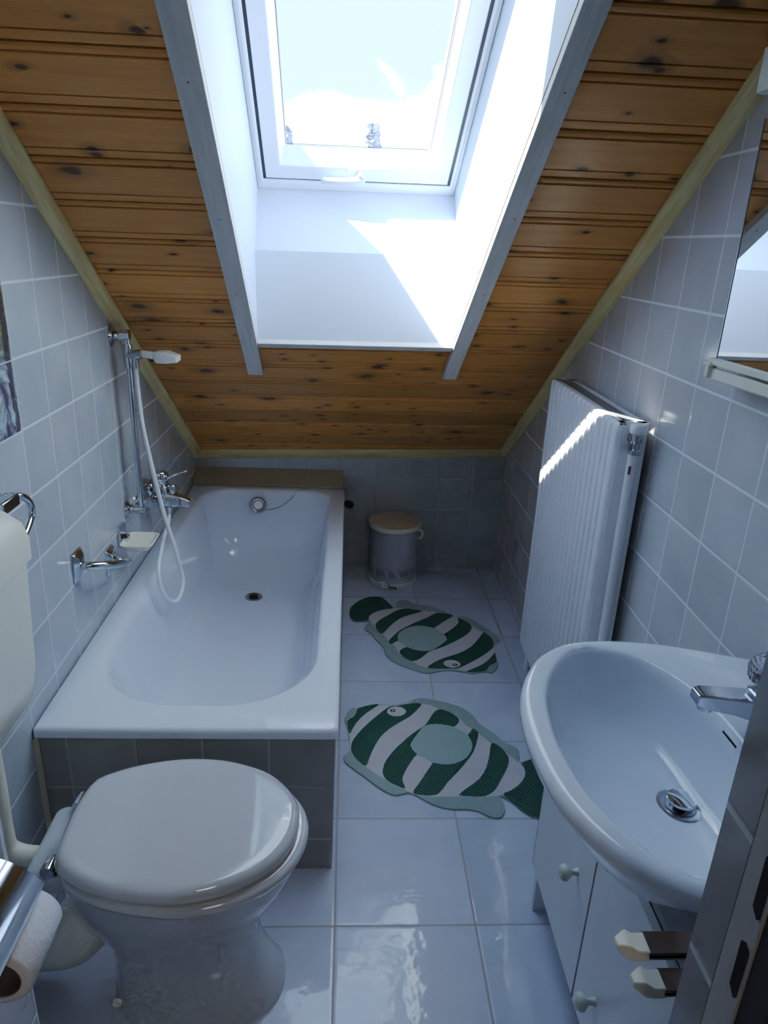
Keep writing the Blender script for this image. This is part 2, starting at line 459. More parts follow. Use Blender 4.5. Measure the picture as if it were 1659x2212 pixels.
# cream sealant line down the corner by the tub and over it
# window trim boards (roof coordinates; grain along the slope)
def fbox(name, a, b, mat, rot=True):
    # local X along v for grain
    Mr = FR @ Matrix(((0,-1,0,0),(1,0,0,0),(0,0,1,0),(0,0,0,1))) if rot else FR
    if rot: a2 = (a[1], -b[0], a[2]); b2 = (b[1], -a[0], b[2])
    else: a2, b2 = a, b
    o = MB().box(a2, b2).build(name, mat, bevel=.0015); o['kind'] = 'structure'; o.matrix_world = Mr
    return o
TW = -.020
fbox('trim_4', (-.339, -.215, TW), (-.2875, 2.08, .002), M['strip'])
fbox('trim_5', (.3355, -.222, TW), (.383, 2.08, .002), M['strip'])
fbox('trim_6', (-.287, -.022, TW+.006), (.335, .004, .002), M['strip'], rot=False)
fbox('trim_7', (-.287, VT, TW+.006), (.335, VT+.03, .002), M['strip'], rot=False)
# panel pins in the boards
for nm, (u, vv) in zip(range(12), [(-.315,-.16),(-.315,.30),(-.315,.62),(-.315,1.0),(.362,-.16),(.364,.33),(.364,.66),(.364,1.02),(-.20,-.010),(.24,-.010)]):
    o = MB().lathe((u, vv, (TW if nm < 8 else TW+.006)-.0003), [(0,0),(.0018,0),(.0018,.001)], (0,0,1), 8).build('trim_pin', M['dark']); o['kind'] = 'structure'; o.matrix_world = FR

# ---- roof window with its lining
w1 = bpy.data.objects.new('window_1', None); COL.objects.link(w1); w1.matrix_world = FR; w1['kind'] = 'structure'; ORG['window_1'] = Vector((0,0,0))
uL, uR = UL, UR
b0, b1, b2 = (0, 0), (.1517, .22), (.130, .46)
t0, t1 = (VT, 0), (VT+.22, .46)
rv = MB()
for u, fl in ((uL, 0), (uR, 1)):
    rv.add([(u, *b0), (u, *b1), (u, *b2), (u, *t1), (u, *t0)], [(0,1,2,3,4)])
rv.add([(uL, *b0), (uR, *b0), (uR, *b1), (uL, *b1)], [(0,1,2,3)])
rv.add([(uL, *b1), (uR, *b1), (uR, *b2), (uL, *b2)], [(0,1,2,3)])
rv.add([(uL, *t0), (uR, *t0), (uR, *t1), (uL, *t1)], [(0,1,2,3)])
rv.build('reveal', M['reveal'], w1, fix=False)
GU0, GU1, GV0, GV1 = -.195, .241, .263, 1.56
def ring(steps, name, mat, smooth=25, bevel=None):
    """steps: (side offset, bottom offset, w)"""
    loops = []
    for s_, b_, w in steps:
        loops.append([(GU0-s_, GV0-b_, w), (GU1+s_, GV0-b_, w), (GU1+s_, GV1+s_, w), (GU0-s_, GV1+s_, w)])
    return MB().loft(loops).build(name, mat, w1, smooth=smooth, bevel=bevel, fix=False)
ring([(.001,.06,.556),(.001,.001,.505),(.004,.004,.498),(.004,.009,.490),(.015,.023,.450),(.018,.026,.4485),(.059,.077,.4485),(.0615,.0795,.451),(.0615,.0795,.50)], 'sash', M['upvc'])
ring([(.0612,.0790,.453),(.0710,.0860,.453),(.0710,.0860,.50)], 'gasket', M['black'])
ring([(.0707,.0858,.50),(.0707,.0858,.4495),(.0725,.089,.4475),(.078,.104,.4475),(.083,.112,.454),(.0895,.131,.454),(.10,.145,.47)], 'frame', M['upvc'])
ring([(.0,.0,.506),(-.0022,-.0022,.506)], 'glazing_seal', M['black'])
MB().add([(GU0, GV0, .507), (GU1, GV0, .507), (GU1, GV1, .507), (GU0, GV1, .507)], [(0,1,2,3)]).build('pane', M['pane'], w1, fix=False)
ring([(.0,.06,.556),(.14,.16,.556),(.14,.16,.40)], 'flashing', M['steel'])
# handle
hd = MB()
hd.loft([rrect(-.012, .052, .218, .240, w, .010, 6) for w in (.449, .4455, .4445)], True, False, True)
hd.build('handle_plate', M['upvc'], w1, bevel=.0008)
lv = MB().lathe((.030, .229, .446), [(.009,0),(.008,-.022)], (0,0,1), 16)
sec = lambda u, hw, z0, z1, dv: [(u, .226+dv-hw, z0), (u, .226+dv+hw, z0), (u, .226+dv+hw*.7, z1), (u, .226+dv-hw*.7, z1)]
lv.loft([sec(.044,.011,.430,.418,-.006), sec(.020,.012,.430,.413,-.008), sec(-.030,.011,.428,.414,-.012), sec(-.090,.010,.430,.418,-.014)], True, True, True)
lv.build('handle', M['handlegrey'], w1, bevel=.003, seg=3)

# ------------------------------------------------------------------ tub surround (tiled front and side), ledge
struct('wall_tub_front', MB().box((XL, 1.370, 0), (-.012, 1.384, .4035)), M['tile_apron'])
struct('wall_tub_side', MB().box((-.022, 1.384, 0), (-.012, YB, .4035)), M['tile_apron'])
struct('trim_8', MB().add([(XL, 3.108, .30), (-.012, 3.108, .30), (-.012, 3.108, .437), (XL, 3.108, .437), (XL, YB, .490), (-.012, YB, .490), (-.012, YB, .30), (XL, YB, .30)],
       [(0,1,2,3), (3,2,5,4), (1,6,5,2), (0,3,4,7), (7,4,5,6), (0,7,6,1)]), M['plinth'], bevel=.003)
o = along('trim_9', (XL, 1.368, 0), (XL, 1.368, .40), (1,0,0), (0,-1,0), [(0,0),(.009,0),(0,.009)], M['caulk'])

# ------------------------------------------------------------------ bathtub
tub = thing('bathtub', (-.35, 2.2, .0), 'glossy pinkish white enamel bathtub set in grey tiles along the left wall', 'bathtub')
zr = .432
X0, X1, Y0, Y1 = XL+.002, -.003, 1.358, 3.112
n = 20
L = []
L.append(rrect(X0+.006, X1-.006, Y0+.006, Y1-.002, .404, (.006,.012,.004,.004), n))
L.append(rrect(X0, X1, Y0, Y1, .406, (.006,.016,.006,.004), n))
L.append(rrect(X0, X1, Y0, Y1, zr-.010, (.006,.016,.006,.004), n))
L.append(rrect(X0+.002, X1-.003, Y0+.003, Y1-.001, zr-.003, (.006,.016,.006,.004), n))
L.append(rrect(X0+.006, X1-.010, Y0+.010, Y1-.004, zr, (.006,.014,.006,.004), n))
def tl(dx, dy0, dy1, z, r0, r1):
    return rrect(-.628+dx, -.064-dx*.9, 1.452+dy0, 3.058-dy1, z, (r0, r0, r1, r1), n)
L += [tl(-.006,-.006,-.006, zr, .235, .135), tl(0,0,0, zr-.002, .23, .13), tl(.006,.008,.006, zr-.010, .228, .128), tl(.012,.022,.012, zr-.03, .224, .125),
      tl(.022,.065,.024, zr-.09, .216, .12), tl(.034,.13,.045, zr-.17, .205, .115), tl(.048,.21,.075, zr-.25, .19, .115),
      tl(.062,.28,.115, zr-.305, .175, .11), tl(.085,.35,.165, zr-.338, .15, .095), tl(.12,.42,.21, zr-.350, .12, .07), tl(.20,.62,.33, zr-.355, .07, .04)]
MB().loft(L, True, False, True).build('shell', M['tub'], tub, smooth=50)
# overflow rosette on the far end wall
oc = Vector((-.389, 3.012, .372)); ax = Vector((0, -1, .28))
MB().lathe(oc, [(.036,0),(.036,.006),(.031,.010),(.024,.008),(.022,.004),(.0,.004)], ax, 32).build('overflow_ring', M['steel'], tub, smooth=30)
MB().lathe(oc + ax.normalized()*.004, [(.019,0),(.019,.006),(.016,.009),(.004,.009),(.004,.006),(0,.006)], ax, 32).build('overflow_cap', M['whiteplastic'], tub, smooth=30)
dc = Vector((-.375, 2.690, zr-.3545))
MB().lathe(dc, [(.036,-.002),(.036,.003),(.030,.004),(.024,.0005),(.014,-.0015),(0,-.0015)], (0,0,1), 32).build('drain', M['steel'], tub, smooth=30)
MB().lathe(dc + Vector((0,0,-.001)), [(.019,0),(.019,.0016),(0,.0016)], (0,0,1), 24).build('drain_hole', M['dark'], tub)
# plug on its chain
pg = thing('bath_plug', (-.02, 3.08, .43), 'small black rubber plug hanging on a thin chain over the tub corner', 'plug')
MB().tube([(-.362,3.016,.347), (-.325,3.022,.350), (-.285,3.030,.364), (-.245,3.043,.395), (-.215,3.058,.428), (-.19,3.064,.4355), (-.13,3.086,.435), (-.06,3.096,.4345), (-.008,3.096,.4335), (.003,3.094,.415), (.004,3.092,.375)], .0016, 6).build('chain', M['steel'], pg, smooth=60)
MB().lathe((.019,3.09,.362), [(.0,.012),(.006,.011),(.018,.006),(.023,.0),(.022,-.014),(0,-.016)], (.3,-.2,1), 24).build('stopper', M['black'], pg, smooth=40)
# ------------------------------------------------------------------ bath mixer tap on the left wall
bt = thing('bath_tap', (XL, 2.36, .62), 'chrome lever bath mixer with spout over the far end of the tub', 'tap')
for y in (2.285, 2.435):
    MB().lathe((XL, y, .640), [(.034,0),(.034,.006),(.026,.016),(.016,.020),(.016,.040)], (1,0,0), 28).build('wall_flange', M['chrome'], bt, smooth=40)
b_ = MB(); b_.lathe((-.647, 2.27, .640), [(.019,0),(.021,.004),(.021,.176),(.019,.18)], (0,1,0), 24)
b_.lathe((-.640, 2.36, .625), [(.026,0),(.028,.01),(.027,.055),(.022,.062)], (0,0,1), 28)
b_.build('body', M['chrome'], bt, smooth=40)
MB().lathe((-.640, 2.36, .687), [(.027,0),(.030,.004),(.030,.030),(.024,.040),(.0,.041)], (0,0,1), 28).build('cartridge_cap', M['chrome'], bt, smooth=40)
lv = MB(); s4 = lambda x, z, w, h: [(x, 2.36-w, z-h), (x, 2.36+w, z-h), (x, 2.36+w, z+h), (x, 2.36-w, z+h)]
lv.loft([s4(-.620,.700,.012,.006), s4(-.600,.712,.010,.004), s4(-.575,.723,.008,.003), s4(-.545,.733,.008,.003)], True, True, True)
lv.build('lever', M['chrome'], bt, bevel=.002)
sp_ = MB(); s5 = lambda x, z0, z1, w: [(x, 2.36-w, z0), (x, 2.36+w, z0), (x, 2.36+w*.85, z1), (x, 2.36-w*.85, z1)]
sp_.loft([s5(-.645,.606,.652,.024), s5(-.610,.604,.652,.022), s5(-.570,.606,.640,.019), s5(-.540,.604,.626,.017)], True, True, True)
sp_.build('spout', M['chrome'], bt, bevel=.004, seg=3)
MB().lathe((-.600, 2.36, .648), [(.010,0),(.010,.008),(.013,.010),(.014,.028),(.011,.032),(0,.032)], (0,0,1), 24).build('diverter_knob', M['chrome'], bt, smooth=40)
MB().lathe((-.612, 2.345, .606), [(.014,0),(.013,-.008),(.010,-.012),(.009,-.034)], (0,0,1), 20).build('hose_outlet', M['chrome'], bt, smooth=40)

# ------------------------------------------------------------------ shower rail, hand shower, hose
rl = thing('shower_rail', (XL, 2.155, .66), 'thin chrome riser rail screwed to the tiled wall above the tub', 'shower rail')
for z in (1.205, .664):
    MB().lathe((XL, 2.155, z), [(.030,0),(.030,.004),(.020,.010),(.014,.013),(.016,.018),(.012,.022),(.011,.046)], (1,0,0), 28).build('wall_bracket', M['chrome'], rl, smooth=35)
    MB().lathe((XL+.030, 2.155, z+ (.004 if z > 1 else 0)), [(.0,0),(.014,0),(.014,.026),(0,.027)], (1,0,0), 24).build('bracket_cap', M['chrome'], rl, smooth=35)
MB().lathe((XL+.047, 2.155, .660), [(.0085,0),(.0085,.556)], (0,0,1), 20).build('pole', M['chrome'], rl, smooth=40)
MB().lathe((XL+.047, 2.155, 1.115), [(.012,0),(.0125,.004),(.0125,.060),(.011,.066)], (0,0,1), 20).build('slider', M['chrome'], rl, smooth=40)
MB().lathe((XL+.047, 2.150, 1.150), [(.010,0),(.011,.022),(.014,.026),(.014,.040),(.0,.042)], (1,-.15,.15), 20).build('holder', M['steel'], rl, smooth=40)
hs_ = thing('hand_shower', (-.62, 2.155, 1.15), 'white flat hand shower resting in the rail holder with a looping white hose', 'hand shower')
hh = MB(); sq = lambda x, y0, y1, z0, z1: [(x, y0, z0), (x, y1, z0), (x, y1, z1), (x, y0, z1)]
hh.loft([sq(-.622,2.146,2.164,1.148,1.166), sq(-.59,2.144,2.166,1.144,1.164), sq(-.566,2.143,2.167,1.139,1.161), sq(-.560,2.136,2.176,1.138,1.163)], True, True, True)
hh.build('handle', M['whiteplastic'], hs_, bevel=.003, seg=3)
hd_ = MB(); hd_.loft([sq(-.572,2.138,2.172,1.136,1.163), sq(-.564,2.132,2.178,1.132,1.166), sq(-.535,2.128,2.184,1.132,1.165), sq(-.502,2.130,2.182,1.136,1.153)], True, True, True)
hd_.build('spray_head', M['whiteplastic'], hs_, bevel=.003, seg=3)
MB().lathe((-.630, 2.157, 1.112), [(.0095,0),(.0105,.004),(.0105,.030),(.008,.036)], (-.05,0,1), 20).build('hose_nut', M['steel'], hs_, smooth=40)
hp = [(-.631,2.157,1.114),(-.632,2.16,1.064),(-.631,2.165,.992),(-.627,2.17,.919),(-.618,2.175,.843),(-.606,2.18,.757),(-.593,2.185,.67),(-.58,2.19,.596),(-.565,2.195,.53),(-.552,2.2,.457),(-.545,2.206,.382),(-0.550, 2.159, 0.346), (-0.565, 2.126, 0.351), (-0.576, 2.079, 0.401), (-0.585, 2.069, 0.449), (-0.592, 2.092, 0.492), (-0.597, 2.148, 0.517), (-0.603, 2.229, 0.543), (-0.607, 2.294, 0.554), (-.612, 2.345, .576)]
MB().tube(hp, .0072, 12).build('hose', M['hose'], hs_, smooth=60)

# ------------------------------------------------------------------ grab handle, soap dish, towel ring on the left wall
gh = thing('grab_handle', (XL, 1.83, .62), 'slanted chrome grab handle with two square wall plates above the tub rim', 'grab handle')
def plate(y, z, name):
    mb = MB(); s6 = lambda x, a, h: [(x, y-a, z-h), (x, y+a, z-h), (x, y+a, z+h), (x, y-a, z+h)]
    mb.loft([s6(XL,.030,.040), s6(XL+.006,.029,.038), s6(XL+.017,.016,.024)], True, True, True)
    mb.build(name, M['chrome'], gh, bevel=.0015)
plate(1.715, .672, 'wall_plate'); plate(1.955, .576, 'wall_plate')
MB().tube([(XL+.010,1.715,.670), (XL+.040,1.72,.668), (XL+.066,1.745,.659), (XL+.076,1.79,.641), (XL+.076,1.87,.609), (XL+.068,1.92,.590), (XL+.042,1.948,.580), (XL+.010,1.955,.577)], .0115, 16).build('bar', M['chrome'], gh, smooth=60)
sd = thing('soap_dish', (XL, 2.07, .59), 'cream rectangular soap dish on a chrome wall clip beside the hose', 'soap dish')
MB().box((XL, 2.045, .585), (XL+.010, 2.105, .640)).box((XL+.008, 2.055, .590), (XL+.026, 2.095, .604)).build('clip', M['chrome'], sd, bevel=.0015)
dd = MB()
dl = lambda i, z, r: rrect(XL+.012+i, XL+.112-i, 2.005+i, 2.125-i, z, r, 8)
dd.loft([dl(.016,.578,.014), dl(.004,.590,.018), dl(0,.598,.020), dl(.003,.600,.018), dl(.010,.594,.014), dl(.020,.587,.010)], True, True, True)
dd.build('dish', M['cream'], sd, smooth=50)
tr_ = thing('towel_ring', (XL, 1.33, .97), 'bent chrome towel ring on the wall above the cistern', 'towel ring')
b_ = MB(); b_.lathe((XL, 1.345, .985), [(.024,0),(.024,.006),(.016,.012),(.013,.014),(.013,.034)], (1,0,0), 24)
b_.box((XL+.024, 1.29, .970), (XL+.050, 1.362, .996)); b_.build('wall_mount', M['chrome'], tr_, bevel=.003)
MB().tube([(XL+.040,1.352,.990), (XL+.046,1.372,.984), (XL+.050,1.392,.968), (XL+.052,1.400,.945), (XL+.052,1.385,.925), (XL+.052,1.34,.905), (XL+.052,1.27,.900), (XL+.052,1.24,.915)], .0075, 14).build('ring', M['chrome'], tr_, smooth=60)

# ------------------------------------------------------------------ mural of picture tiles on the left wall
m, nt, b = newmat('picture_tiles'); setp(b, (.5,.5,.5), .12)
tc = N(nt, 'ShaderNodeTexCoord'); sp = N(nt, 'ShaderNodeSeparateXYZ'); nt.links.new(tc.outputs['Object'], sp.inputs[0])
y_, z_ = sp.outputs[1], sp.outputs[2]
big = noise(nt, tc.outputs['Object'], 14, 6, .65, .8)
mid = noise(nt, tc.outputs['Object'], 45, 5, .7, 1.2)
sm = noise(nt, tc.outputs['Object'], 30, 3, .6)
snow = mixc(nt, maprange(nt, big, .40, .62), (.50,.62,.66), (.10,.08,.13))
reed = mixc(nt, maprange(nt, mid, .35, .65), (.02,.03,.012), (.34,.34,.12))
f = maprange(nt, math_(nt, 'ADD', z_, math_(nt, 'MULTIPLY', sm, .12)), 1.28, 1.34)
pic = mixc(nt, f, snow, reed)
tw = math_(nt, 'ABSOLUTE', math_(nt, 'SUBTRACT', math_(nt, 'ADD', y_, math_(nt, 'MULTIPLY', big, .05)), 1.525))
pic = mixc(nt, maprange(nt, tw, .006, .016, .9, 0), pic, (.07,.055,.075))
pic = mixc(nt, maprange(nt, maprange(nt, mid, .62, .68), 0, 1, 0, .5), pic, (.65,.70,.72))
for cc, off in ((y_, 1.5196), (z_, 1.3818)):
    dd_ = math_(nt, 'PINGPONG', math_(nt, 'SUBTRACT', cc, off - 3.01), .0752)
    pic = mixc(nt, maprange(nt, dd_, .0008, .0022, .9, 0), pic, GR)
nt.links.new(pic, b.inputs['Base Color'])
o = MB().box((XL, 1.0690, 1.0815), (XL+.0012, 1.5190, 1.5320)).build('picture_tiles', m)
tag(o, 'tile picture of bare branches, reeds and snow at the left edge', 'tile picture')

# ------------------------------------------------------------------ cistern with its flush pipe
cs = thing('cistern', (XL, 1.05, .63), 'cream plastic toilet cistern with rounded lid high on the left wall', 'cistern')
def cl(z, x1, y0, y1, r): return rrect(XL, x1, y0, y1, z, (.002, r, r, .002), 10)
MB().loft([cl(.622,-.612,.875,1.165,.02), cl(.640,-.592,.862,1.205,.03), cl(.70,-.586,.860,1.222,.03), cl(.920,-.580,.858,1.236,.03)], True, True, True).build('tank', M['cistern'], cs, smooth=50)
MB().loft([cl(.918,-.574,.850,1.244,.03), cl(.955,-.574,.850,1.246,.03), cl(.985,-.580,.854,1.242,.034), cl(1.008,-.596,.862,1.230,.04), cl(1.022,-.620,.875,1.21,.04), cl(1.026,-.640,.89,1.19,.03)], True, True, True).build('lid', M['cistern'], cs, smooth=50)
MB().tube([(-.640,1.09,.64), (-.640,1.09,.50), (-.642,1.09,.40), (-.638,1.09,.360), (-.615,1.09,.343), (-.58,1.09,.338), (-.535,1.09,.338)], .019, 18).build('flush_pipe', M['cream'], cs, smooth=60)

# ------------------------------------------------------------------ toilet
to = thing('toilet', (-.30, 1.06, 0), 'floor-standing toilet with closed cream lid in front of the tub', 'toilet')
OUT = [(-.508,1.178),(-.515,1.127),(-.516,1.085),(-.513,1.040),(-.503,.985),(-.470,.955),(-.420,.931),(-.350,.915),(-.271,.910),(-.182,.934),(-.112,.986),(-.078,1.058),(-.083,1.140),(-.135,1.210),(-.205,1.246),(-.272,1.261),(-.350,1.259),(-.430,1.238),(-.490,1.206)]
OC = Vector((-.30, 1.086, 0))
BASE = resample(catmull([(x, y, 0) for x, y in OUT], 6), 72)
def tlp(sx, z, sy=None, dx=0, dy=0, off=0.):
    sy = sy or sx; out = []
    for p in BASE:
        q = OC + Vector(((p.x-OC.x)*sx + dx, (p.y-OC.y)*sy + dy, 0))
        if off:
            dvec = (p - OC); dvec.z = 0; q += dvec.normalized()*off
        q.z = z; out.append(q)
    return out
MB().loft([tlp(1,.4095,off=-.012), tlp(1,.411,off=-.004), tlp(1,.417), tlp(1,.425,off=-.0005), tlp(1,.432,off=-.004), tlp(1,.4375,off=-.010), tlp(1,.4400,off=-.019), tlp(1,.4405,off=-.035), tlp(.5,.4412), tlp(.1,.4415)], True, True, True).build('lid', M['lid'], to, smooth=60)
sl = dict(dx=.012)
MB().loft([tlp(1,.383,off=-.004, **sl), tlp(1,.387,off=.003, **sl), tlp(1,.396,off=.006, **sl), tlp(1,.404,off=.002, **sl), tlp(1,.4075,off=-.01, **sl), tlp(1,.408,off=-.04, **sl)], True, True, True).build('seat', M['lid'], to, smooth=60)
# pan: rim -> bowl -> waist -> foot
def foot(cx, hx0, hx1, hy, z, p=2.4):
    out = []
    for i in range(72):
        # match starting direction of BASE (back-left) : angle list by BASE
        q = BASE[i] - OC; a = math.atan2(q.y, q.x); ca, sa = math.cos(a), math.sin(a)
        r = (abs(ca)**p + abs(sa)**p)**(-1/p)
        out.append(Vector((cx + ca*r*(hx1 if ca > 0 else hx0), 1.086 + sa*r*hy, z)))
    return out
pan = [tlp(1,.384,off=-.03), tlp(1,.384,off=-.012), tlp(1,.379,off=-.006), tlp(1,.372,off=-.008), tlp(.97,.34,.93), tlp(.90,.29,.82,dx=-.005), tlp(.80,.235,.70,dx=-.012),
       foot(-.31,.16,.155,.112,.19,2.2), foot(-.31,.145,.150,.098,.15), foot(-.305,.145,.155,.098,.10), foot(-.30,.150,.172,.106,.05), foot(-.295,.158,.188,.114,.018), foot(-.295,.160,.190,.116,.0)]
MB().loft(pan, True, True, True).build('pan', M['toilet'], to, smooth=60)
pb = MB()
for (a, b__) in (((-.565, 1.03, .305), (-.44, 1.142, .390)),):
    pb.loft([rrect(-.585,-.42,1.035,1.137,z,(.02,.02,.02,.02),8) for z in (.30,.305)] + [rrect(-.568,-.42,1.000,1.172,z,(.02,.02,.02,.02),8) for z in (.345,.383)] + [rrect(-.560,-.43,1.008,1.164,.389,(.02,.02,.02,.02),8)], True, True, True)
pb.build('back_shelf', M['toilet'], to, smooth=50)
MB().tube([(-.42,1.086,.235), (-.46,1.086,.225), (-.50,1.086,.185), (-.535,1.086,.135), (-.59,1.086,.115), (XL+.001,1.086,.110)], [.056,.058,.060,.060,.055,.052], 24).build('outlet_bend', M['cistern'], to, smooth=60)
MB().lathe((-.42,.978,.085), [(.0,0),(.009,0),(.008,-.006),(0,-.007)], (0,1,0), 14).build('bolt_cap', M['cream'], to, smooth=50)
for y in (1.005, 1.165):
    hb = MB(); hb.lathe((-.520, y-.018, .404), [(.0,0),(.012,0),(.013,.003),(.013,.030),(.012,.033),(0,.033)], (0,1,0), 20)
    hb.lathe((-.522, y, .386), [(.016,0),(.016,.004),(.009,.007),(.008,.018)], (0,0,1), 18)
    hb.build('hinge', M['chrome'], to, smooth=40)

# ------------------------------------------------------------------ paper roll in a chrome covered holder
rx, rz, ry0, ry1 = -.303, .850, .463, .536
ph = thing('paper_holder', (-.353, .49, .86), 'shiny chrome covered toilet paper holder on the near left wall', 'paper holder')
cv = MB()
arc = [(-.3525, .9225), (-.345, .9240), (-.335, .9235), (-.322, .9200), (-.309, .9130), (-.297, .9035), (-.289, .8950), (-.284, .8870)]
arc = [(p.x, p.y) for p in catmull([(a, b__, 0) for a, b__ in arc], 4, False)]
arc2 = [(x - .0006, z - .0011) for x, z in arc]
cv.loft([[(x, y, z) for x, z in arc] + [(x, y, z) for x, z in arc2[::-1]] for y in (.438, .533)], True, True, True)
cv.build('cover', M['chrome'], ph, smooth=40)
MB().box((-.353, .445, .830), (-.349, .53, .918)).build('wall_plate', M['chrome'], ph, bevel=.001)
MB().tube([(-.350, .448, .862), (-.318, .448, .860), (rx, .449, rz+.010), (rx, .458, rz+.008), (rx, .53, rz+.008)], .004, 8).build('arm', M['chrome'], ph, smooth=50)
rp = thing('toilet_roll', (rx, .49, rz), 'quilted white toilet paper roll hanging under the chrome cover', 'toilet roll')
RR = .031
MB().lathe((rx, ry0, rz), [(.0205,0),(RR-.002,0),(RR,.002),(RR,ry1-ry0-.002),(RR-.002,ry1-ry0),(.0205,ry1-ry0)], (0,1,0), 48, 0, False, False).build('paper', M['paper'], rp, smooth=50)
MB().lathe((rx, ry0-.0005, rz), [(.0205,0),(.0215,0),(.0215,.072),(.0205,.072)], (0,1,0), 32, 0, False, False).build('core', M['card'], rp, smooth=50)
tlq = [(rx+RR*math.cos(a), rz+RR*math.sin(a)) for a in [math.radians(t) for t in (0,-15,-30,-45)]] + [(rx+.020, rz-.034), (rx+.010, rz-.056)]
MB().loft([[(x, ry0+.001, z) for x, z in tlq], [(x, ry1-.001, z) for x, z in tlq]], False).build('loose_sheet', M['paper'], rp, smooth=60)

# ------------------------------------------------------------------ waste bin
bn = thing('waste_bin', (.232, 3.045, 0), 'small white pedal bin with beige lid against the back wall', 'waste bin')
bx, by = .232, 3.045
MB().lathe((bx,by,0), [(.108,.0),(.113,.002),(.114,.022),(.1095,.024)], (0,0,1), 48).build('base_ring', M['bincream'], bn, smooth=40)
m, nt, b = newmat('bin_patterned_enamel'); setp(b, (.5,.5,.55), .3)
tc = N(nt, 'ShaderNodeTexCoord'); sp = N(nt, 'ShaderNodeSeparateXYZ'); nt.links.new(tc.outputs['Object'], sp.inputs[0])
z_ = sp.outputs[2]
mp = N(nt, 'ShaderNodeMapping'); mp.inputs['Scale'].default_value = (30, 30, 16); nt.links.new(tc.outputs['Object'], mp.inputs[0])
vo = N(nt, 'ShaderNodeTexVoronoi', feature='SMOOTH_F1'); vo.inputs['Scale'].default_value = 1.0; nt.links.new(mp.outputs[0], vo.inputs['Vector'])
band = math_(nt, 'MULTIPLY', maprange(nt, z_, .052, .056), maprange(nt, z_, .090, .094, 1, 0))
pt = math_(nt, 'MULTIPLY', band, maprange(nt, math_(nt, 'PINGPONG', vo.outputs['Distance'], .22), .05, .14))
colr = mixc(nt, math_(nt, 'MULTIPLY', pt, .8), (.50,.50,.55), (.26,.25,.28))
for zz in (.048, .098):
    colr = mixc(nt, maprange(nt, math_(nt, 'ABSOLUTE', math_(nt, 'SUBTRACT', z_, zz)), .0008, .0016, .7, 0), colr, (.22,.24,.32))
nt.links.new(colr, b.inputs['Base Color'])
MB().lathe((bx,by,0), [(.1085,.02),(.1095,.03),(.1095,.262),(.112,.268),(.112,.278)], (0,0,1), 56).build('body', m, bn, smooth=40)
MB().lathe((bx,by,.276), [(.118,0),(.1215,.003),(.1215,.019),(.1195,.023),(.1175,.0235)], (0,0,1), 56, 0, True, False).build('lid_rim', M['bincream'], bn, smooth=40)
MB().lathe((bx,by,.2985), [(.1185,0),(.1165,.0018),(.06,.003),(0,.0032)], (0,0,1), 56).build('lid', M['bintop'], bn, smooth=40)
MB().tube([(bx+.109,by-.02,.262),(bx+.124,by-.022,.258),(bx+.128,by-.024,.24),(bx+.122,by-.024,.226),(bx+.109,by-.02,.222)], .0065, 10).build('handle', M['bincream'], bn, smooth=50)
for a_, c_ in (((bx-.062,by-.112,.004),(bx-.040,by-.092,.034)), ((bx+.026,by-.114,.004),(bx+.040,by-.1,.028))): MB().box(a_, c_).build('pedal_bracket', M['bincream'], bn, bevel=.002)
MB().tube([(bx-.022,by-.116,.026),(bx-.022,by-.118,.014),(bx+.012,by-.120,.012),(bx+.012,by-.118,.004)], .0028, 8, smooth=False).build('pedal', M['black'], bn, smooth=50)
